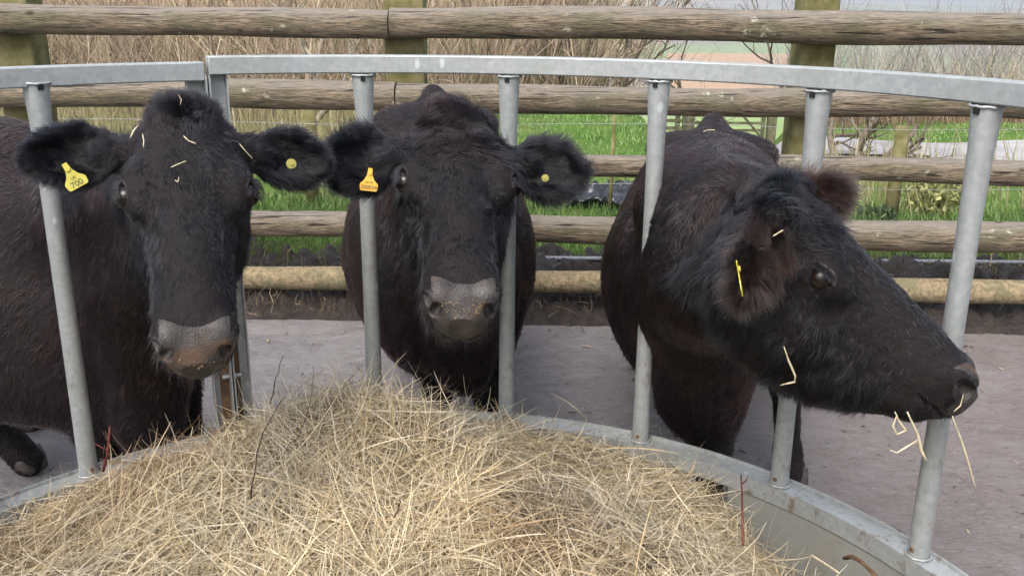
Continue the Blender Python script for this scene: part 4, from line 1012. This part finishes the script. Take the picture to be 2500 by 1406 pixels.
def hay_strands(n, lmin, lmax, wmin, wmax, layer, up, K=6, region=None):
    P = np.empty((0, 3))
    while len(P) < n:
        q = rng.uniform(-1, 1, (n * 4, 2)) * RR + RC
        r = np.hypot(*(q - RC).T); ok = (r < RR - .05) & (q[:, 1] > .55)
        dens = np.clip(1.15 - (q[:, 1] - .9) * .15, .5, 1) * (1 - .75 * np.exp(-((q[:, 0] - .075) ** 2 + (q[:, 1] - 1.62) ** 2) / .004))
        if region is not None: ok &= region(q)
        q = q[ok & (rng.random(len(q)) < dens)]; P = np.concatenate([P, np.column_stack([q, np.zeros(len(q))])])
    P = P[:n]; h = hay_h(P[:, 0], P[:, 1]); e = .01
    gxn = (hay_h(P[:, 0] + e, P[:, 1]) - h) / e; gyn = (hay_h(P[:, 0], P[:, 1] + e) - h) / e
    Nn = unit(np.stack([-gxn, -gyn, np.ones(n)], -1)); P[:, 2] = h
    az = rng.random(n) * 2 * math.pi + 0 * h
    az = np.where(rng.random(n) < .5, 3.5 * noise(P, 2.2, 5) + rng.normal(size=n) * .5, az)
    D = np.stack([np.cos(az), np.sin(az), 0 * az], -1); D = unit(D - Nn * (D * Nn).sum(1)[:, None])
    T = np.cross(Nn, D); L = rng.uniform(lmin, lmax, n); tilt = rng.normal(size=n) * .16 + np.abs(rng.normal(size=n)) * up
    kap = rng.normal(size=n) * 1.9; kn = rng.normal(size=n) * .8 - .4 * up; kink = rng.integers(1, K, n); ka = rng.normal(size=n) * np.where(rng.random(n) < .45, .9, .1)
    C = [P + Nn * (rng.random(n) * layer - .008)[:, None]]; a = rng.normal(size=n) * .3; t_ = tilt.copy()
    for k in range(1, K):
        a = a + kap / (K - 1) * .5 + np.where(kink == k, ka, 0); t_ = t_ + kn / (K - 1) * .5
        dr = D * np.cos(a)[:, None] * np.cos(t_)[:, None] + T * np.sin(a)[:, None] * np.cos(t_)[:, None] + Nn * np.sin(t_)[:, None]
        C.append(C[-1] + dr * (L / (K - 1))[:, None])
    C = np.stack(C, 1); mid_ = C[:, K // 2]; C -= (mid_ - C[:, 0])[:, None] * (.5 if up < .5 else .0)
    rr = np.hypot(C[..., 0] - RC[0], C[..., 1] - RC[1]).max(1); ok = rr < RR - .026
    side = unit(T + Nn * rng.normal(size=(n, 1)) * .8)
    return C[ok], (rng.uniform(wmin, wmax, n) * .84)[ok], side[ok], hay_cols(P, n)[ok]
parts = [hay_strands(36000, .06, .15, .0012, .0026, .020, .08), hay_strands(27000, .09, .24, .0012, .0030, .034, .16, K=8), hay_strands(2600, .10, .26, .0022, .0050, .038, .12, K=8),
         hay_strands(700, .05, .13, .0010, .0020, .02, 1.1, region=lambda q: q[:, 1] > 1.5)]
def rsK(C, K=8):
    if C.shape[1] == K: return C
    t = np.linspace(0, C.shape[1] - 1, K); i = np.minimum(t.astype(int), C.shape[1] - 2); f = (t - i)[None, :, None]; return C[:, i] * (1 - f) + C[:, i + 1] * f
tot = [np.concatenate([rsK(p[i]) if i == 0 else p[i] for p in parts]) for i in range(4)]
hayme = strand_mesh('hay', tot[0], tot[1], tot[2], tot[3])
# one heap: join the dense core under the stalks to the same mesh
bm = bmesh.new(); bm.from_mesh(hayme); lay = bm.verts.layers.float_color.get('tint')
used = np.unique(F0); mp = {}
cc = np.array([.10, .07, .04])  # dark core colour stands in for shade in the gaps between stalks
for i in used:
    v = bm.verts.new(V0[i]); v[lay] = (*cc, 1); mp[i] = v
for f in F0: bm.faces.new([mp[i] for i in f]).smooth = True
bm.to_mesh(hayme); bm.free()
hay = link('hay', hayme, M['straw'])
tag(hay, 'loose heap of pale dry hay filling the round feeder', 'hay', kind='stuff')
print('hay stalks', len(tot[0]))

def stem(name, pts, r, m, label, cat, group=None, twigs=()):
    mb = MB().tube(pts, np.linspace(r, r * .45, len(pts)), 6)
    for tp in twigs: mb.tube(tp, np.linspace(r * .6, r * .25, len(tp)), 5)
    o = mb.build(name, m, smooth=True); tag(o, label, cat, group); return o
M['bramble'] = simple('red_bramble_stem', (.07, .014, .012), (.15, .035, .028), 50, .6)
M['twig_dark'] = simple('dark_twig', (.035, .022, .015), (.08, .05, .035), 50, .8)
M['stalk'] = simple('pale_straw', (.42, .35, .22), (.62, .55, .38), 60, .55, .4)
def px(L, Y):
    Ys = np.broadcast_to(Y, (len(L),)); return np.array([proj_at(a, b_, y) for (a, b_), y in zip(L, Ys)])
stem('bramble_stem', px([(1860 - 45, 1330), (1813, 1270), (1812, 1210), (1809, 1158)], [1.55, 1.60, 1.66, 1.72]), .0030, M['bramble'],
     'dark red bramble stem in front of the open gap in the feeder sheet', 'stem', twigs=[px([(1812, 1180), (1822, 1172), (1826, 1163)], 1.69)])
stem('bramble_stem', px([(252, 1150), (262, 1110), (266, 1070), (268, 1040)], [1.62, 1.62, 1.62, 1.62]), .0030, M['bramble'],
     'short red bramble stem beside the foot of the leftmost bar', 'stem', twigs=[px([(262, 1100), (245, 1090), (232, 1082)], 1.62)])
TW = [([(612, 1215), (625, 1110), (655, 1030), (697, 965)], 1.60, 'long thin dark twig rising out of the hay in front of the joint post'),
      ([(660, 985), (672, 930), (692, 865)], 1.85, 'faint thin twig sticking up behind the top of the hay heap'),
      ([(215, 1235), (255, 1275), (298, 1320)], 1.30, 'dark twig lying on the hay in the lower left corner'),
      ([(455, 1385), (510, 1352), (560, 1340)], 1.20, 'dark forked twig lying on the hay at the bottom edge'),
      ([(1105, 1290), (1150, 1340), (1195, 1385)], 1.22, 'thin dark twig pointing down the middle of the heap'),
      ([(963, 1260), (975, 1235), (979, 1212)], 1.45, 'short dark twig stuck upright in the middle of the hay'),
      ([(1600, 1185), (1640, 1230), (1655, 1280)], 1.45, 'thin curved dark twig on the right slope of the hay')]
for L, Yv, lb in TW:
    pts = px(L, Yv); n_ = 10; tt = np.linspace(0, len(pts) - 1, n_); q = np.stack([np.interp(tt, range(len(pts)), pts[:, k]) for k in range(3)], -1) + vnoise(np.arange(n_)[:, None] * .7 + np.zeros((n_, 3)) + Yv, 1.0) * .003
    z_ = hay_h(q[:, 0], q[:, 1])
    if 'lying' in lb or 'pointing' in lb or 'slope' in lb: q[:, 2] = z_ + .028
    stem('twig', q, .0016, M['twig_dark'], lb, 'twig', 'dark twigs in the hay')
# straws on the first cow's forehead
def ribbon(name, pts, wd, label, group=None, m='stalk'):
    pts = np.asarray(pts); n_ = 4 * (len(pts) - 1) + 1; tt = np.linspace(0, len(pts) - 1, n_); q = np.stack([np.interp(tt, range(len(pts)), pts[:, k]) for k in range(3)], -1)
    mb = MB().tube(q, np.interp(np.linspace(0, 1, n_), [0, .2, .8, 1], [wd * .5, wd, wd, wd * .5]) * .5, 6, jit=.5)
    o = mb.build(name, M[m], smooth=True); tag(o, label, 'straw', group); return o
SL = [([(338, 305), (326, 320), (318, 337)], .0045, 'pale straw on the left side of the cow forehead, steeply tilted'),
      ([(348, 327), (351, 343), (350, 361)], .0035, 'short upright straw on the cow forehead beside the tilted one'),
      ([(448, 332), (460, 344), (478, 351)], .0040, 'short bent straw in the middle of the cow forehead'),
      ([(417, 409), (435, 401), (455, 393)], .0038, 'straw lying over the dent above the face of the cow'),
      ([(585, 352), (600, 370), (617, 388)], .0030, 'long thin straw near the root of the tagless looking ear'),
      ([(436, 232), (443, 244), (440, 256)], .0022, 'tiny wisp of hay on top of the fluffy poll'),
      ([(427, 440), (434, 445), (437, 432)], .0022, 'tiny curled straw below the dent in the forehead')]
for L, wd, lb in SL:
    p = on_cow(lft, L, .005)
    ribbon('straw', p, wd * .52, lb, 'straws stuck on the cow with straws on its forehead')
ribbon('straw', on_cow(rgt, [(1914, 846), (1925, 880), (1942, 918), (1940, 932), (1905, 940)], .014), .0034, 'bent straw hooked in the curly cheek of the cow in profile')
ribbon('straw', on_cow(rgt, [(1717, 322), (1728, 318), (1745, 318)], .014), .0028, 'crooked straw on the back hump of the cow in profile')
ribbon('straw', on_cow(rgt, [(1887, 577), (1898, 570), (1912, 562)], .014), .0026, 'short straw beside the shaggy ear of the cow in profile')
# hay hanging from the mouth of the cow in profile
nz = rgt.lh([[-.03, .47, -.13]])[0]; ym = nz[1] - .02
HM = [([(2185, 1005), (2196, 1030), (2212, 1050), (2190, 1060), (2180, 1040), (2190, 1012)], .0042, 'looped wisp of hay hanging from the lips'),
      ([(2215, 1005), (2240, 1060), (2250, 1100), (2262, 1125)], .0060, 'thick kinked hay stalk hanging from the lips in front of the bar'),
      ([(2245, 1070), (2215, 1090), (2190, 1105), (2172, 1098)], .0036, 'hay blade crossing the thick stalk and pointing left'),
      ([(2325, 1015), (2345, 1070), (2365, 1130), (2384, 1200)], .0040, 'longest straight straw dangling to the right of the bar'),
      ([(2352, 962), (2345, 990), (2328, 1005)], .0024, 'thin wisp of hay at the tip of the muzzle')]
for L, wd, lb in HM: ribbon('straw', px(L, ym - .03), wd * .8, lb, 'hay hanging from the mouth of the cow in profile')
# loose stalks leaning on the sheet and the rust brown twine
ribbon('straw', px([(1978, 1353), (2010, 1372), (2048, 1398)], [1.48, 1.43, 1.37]), .0042, 'pale straw leaning against the inner feeder sheet near the rusty twine')
mb = MB()
for dx, dy in ((0, 0), (6, 5)):
    q = px([(2060 + dx, 1362), (2075 + dx, 1357), (2100 + dx, 1368 + dy), (2125 + dx, 1392 + dy), (2150 + dx, 1420 + dy)], [1.50, 1.485, 1.45, 1.42, 1.38]); mb.tube(q, .0035, 6)
tag(mb.build('twine', M['rust'], smooth=True), 'rusty brown dried root curling over the inner feeder sheet', 'root')

def crumbs(c, cx, cy, rx, ry, n, label):
    rg = np.random.default_rng(n); a = rg.random(n) * 6.283; r = np.sqrt(rg.random(n)); L = list(zip(cx + rx * r * np.cos(a), cy + ry * r * np.sin(a)))
    p = on_cow(c, L, -.004); d = unit(rg.normal(size=(n, 3)) * [1, .3, 1]); ln = rg.uniform(.0015, .006, n)[:, None]
    C = np.stack([p, p + d * ln * .5, p + d * ln], 1); pl = np.array([[.38, .30, .19], [.28, .19, .10], [.20, .12, .06]])[rg.integers(0, 3, n)]
    o = link('hay_crumbs', strand_mesh('hay_crumbs', C, rg.uniform(.0008, .0017, n), unit(np.cross(d, [0, 1., 0]) + 1e-3), pl), M['straw']); tag(o, label, 'hay', kind='stuff')
crumbs(mid, 1128, 748, 50, 36, 60, 'hay crumbs stuck to the wet muzzle of the cow facing straight ahead')
crumbs(lft, 478, 885, 45, 14, 12, 'a few hay crumbs on the lower muzzle of the cow with forehead straws')


# ------------------------------------------------------------------ damp spring air
hz = MB().box((0, 3150, 60), (7600, 3500, 80)).build('haze', None)
hm = bpy.data.materials.new('haze'); hm.use_nodes = True; ht = hm.node_tree; ht.nodes.remove(ht.nodes['Principled BSDF'])
hv = ht.nodes.new('ShaderNodeVolumePrincipled'); hv.inputs['Color'].default_value = (.90, .95, 1.0, 1); hv.inputs['Density'].default_value = .0012; hv.inputs['Anisotropy'].default_value = .2
ht.links.new(hv.outputs[0], ht.nodes['Material Output'].inputs['Volume']); hz.data.materials.append(hm); tag(hz, kind='stuff'); tag(hz, 'thin pale haze lying over the far fields and hills', 'haze')
#HAZE#
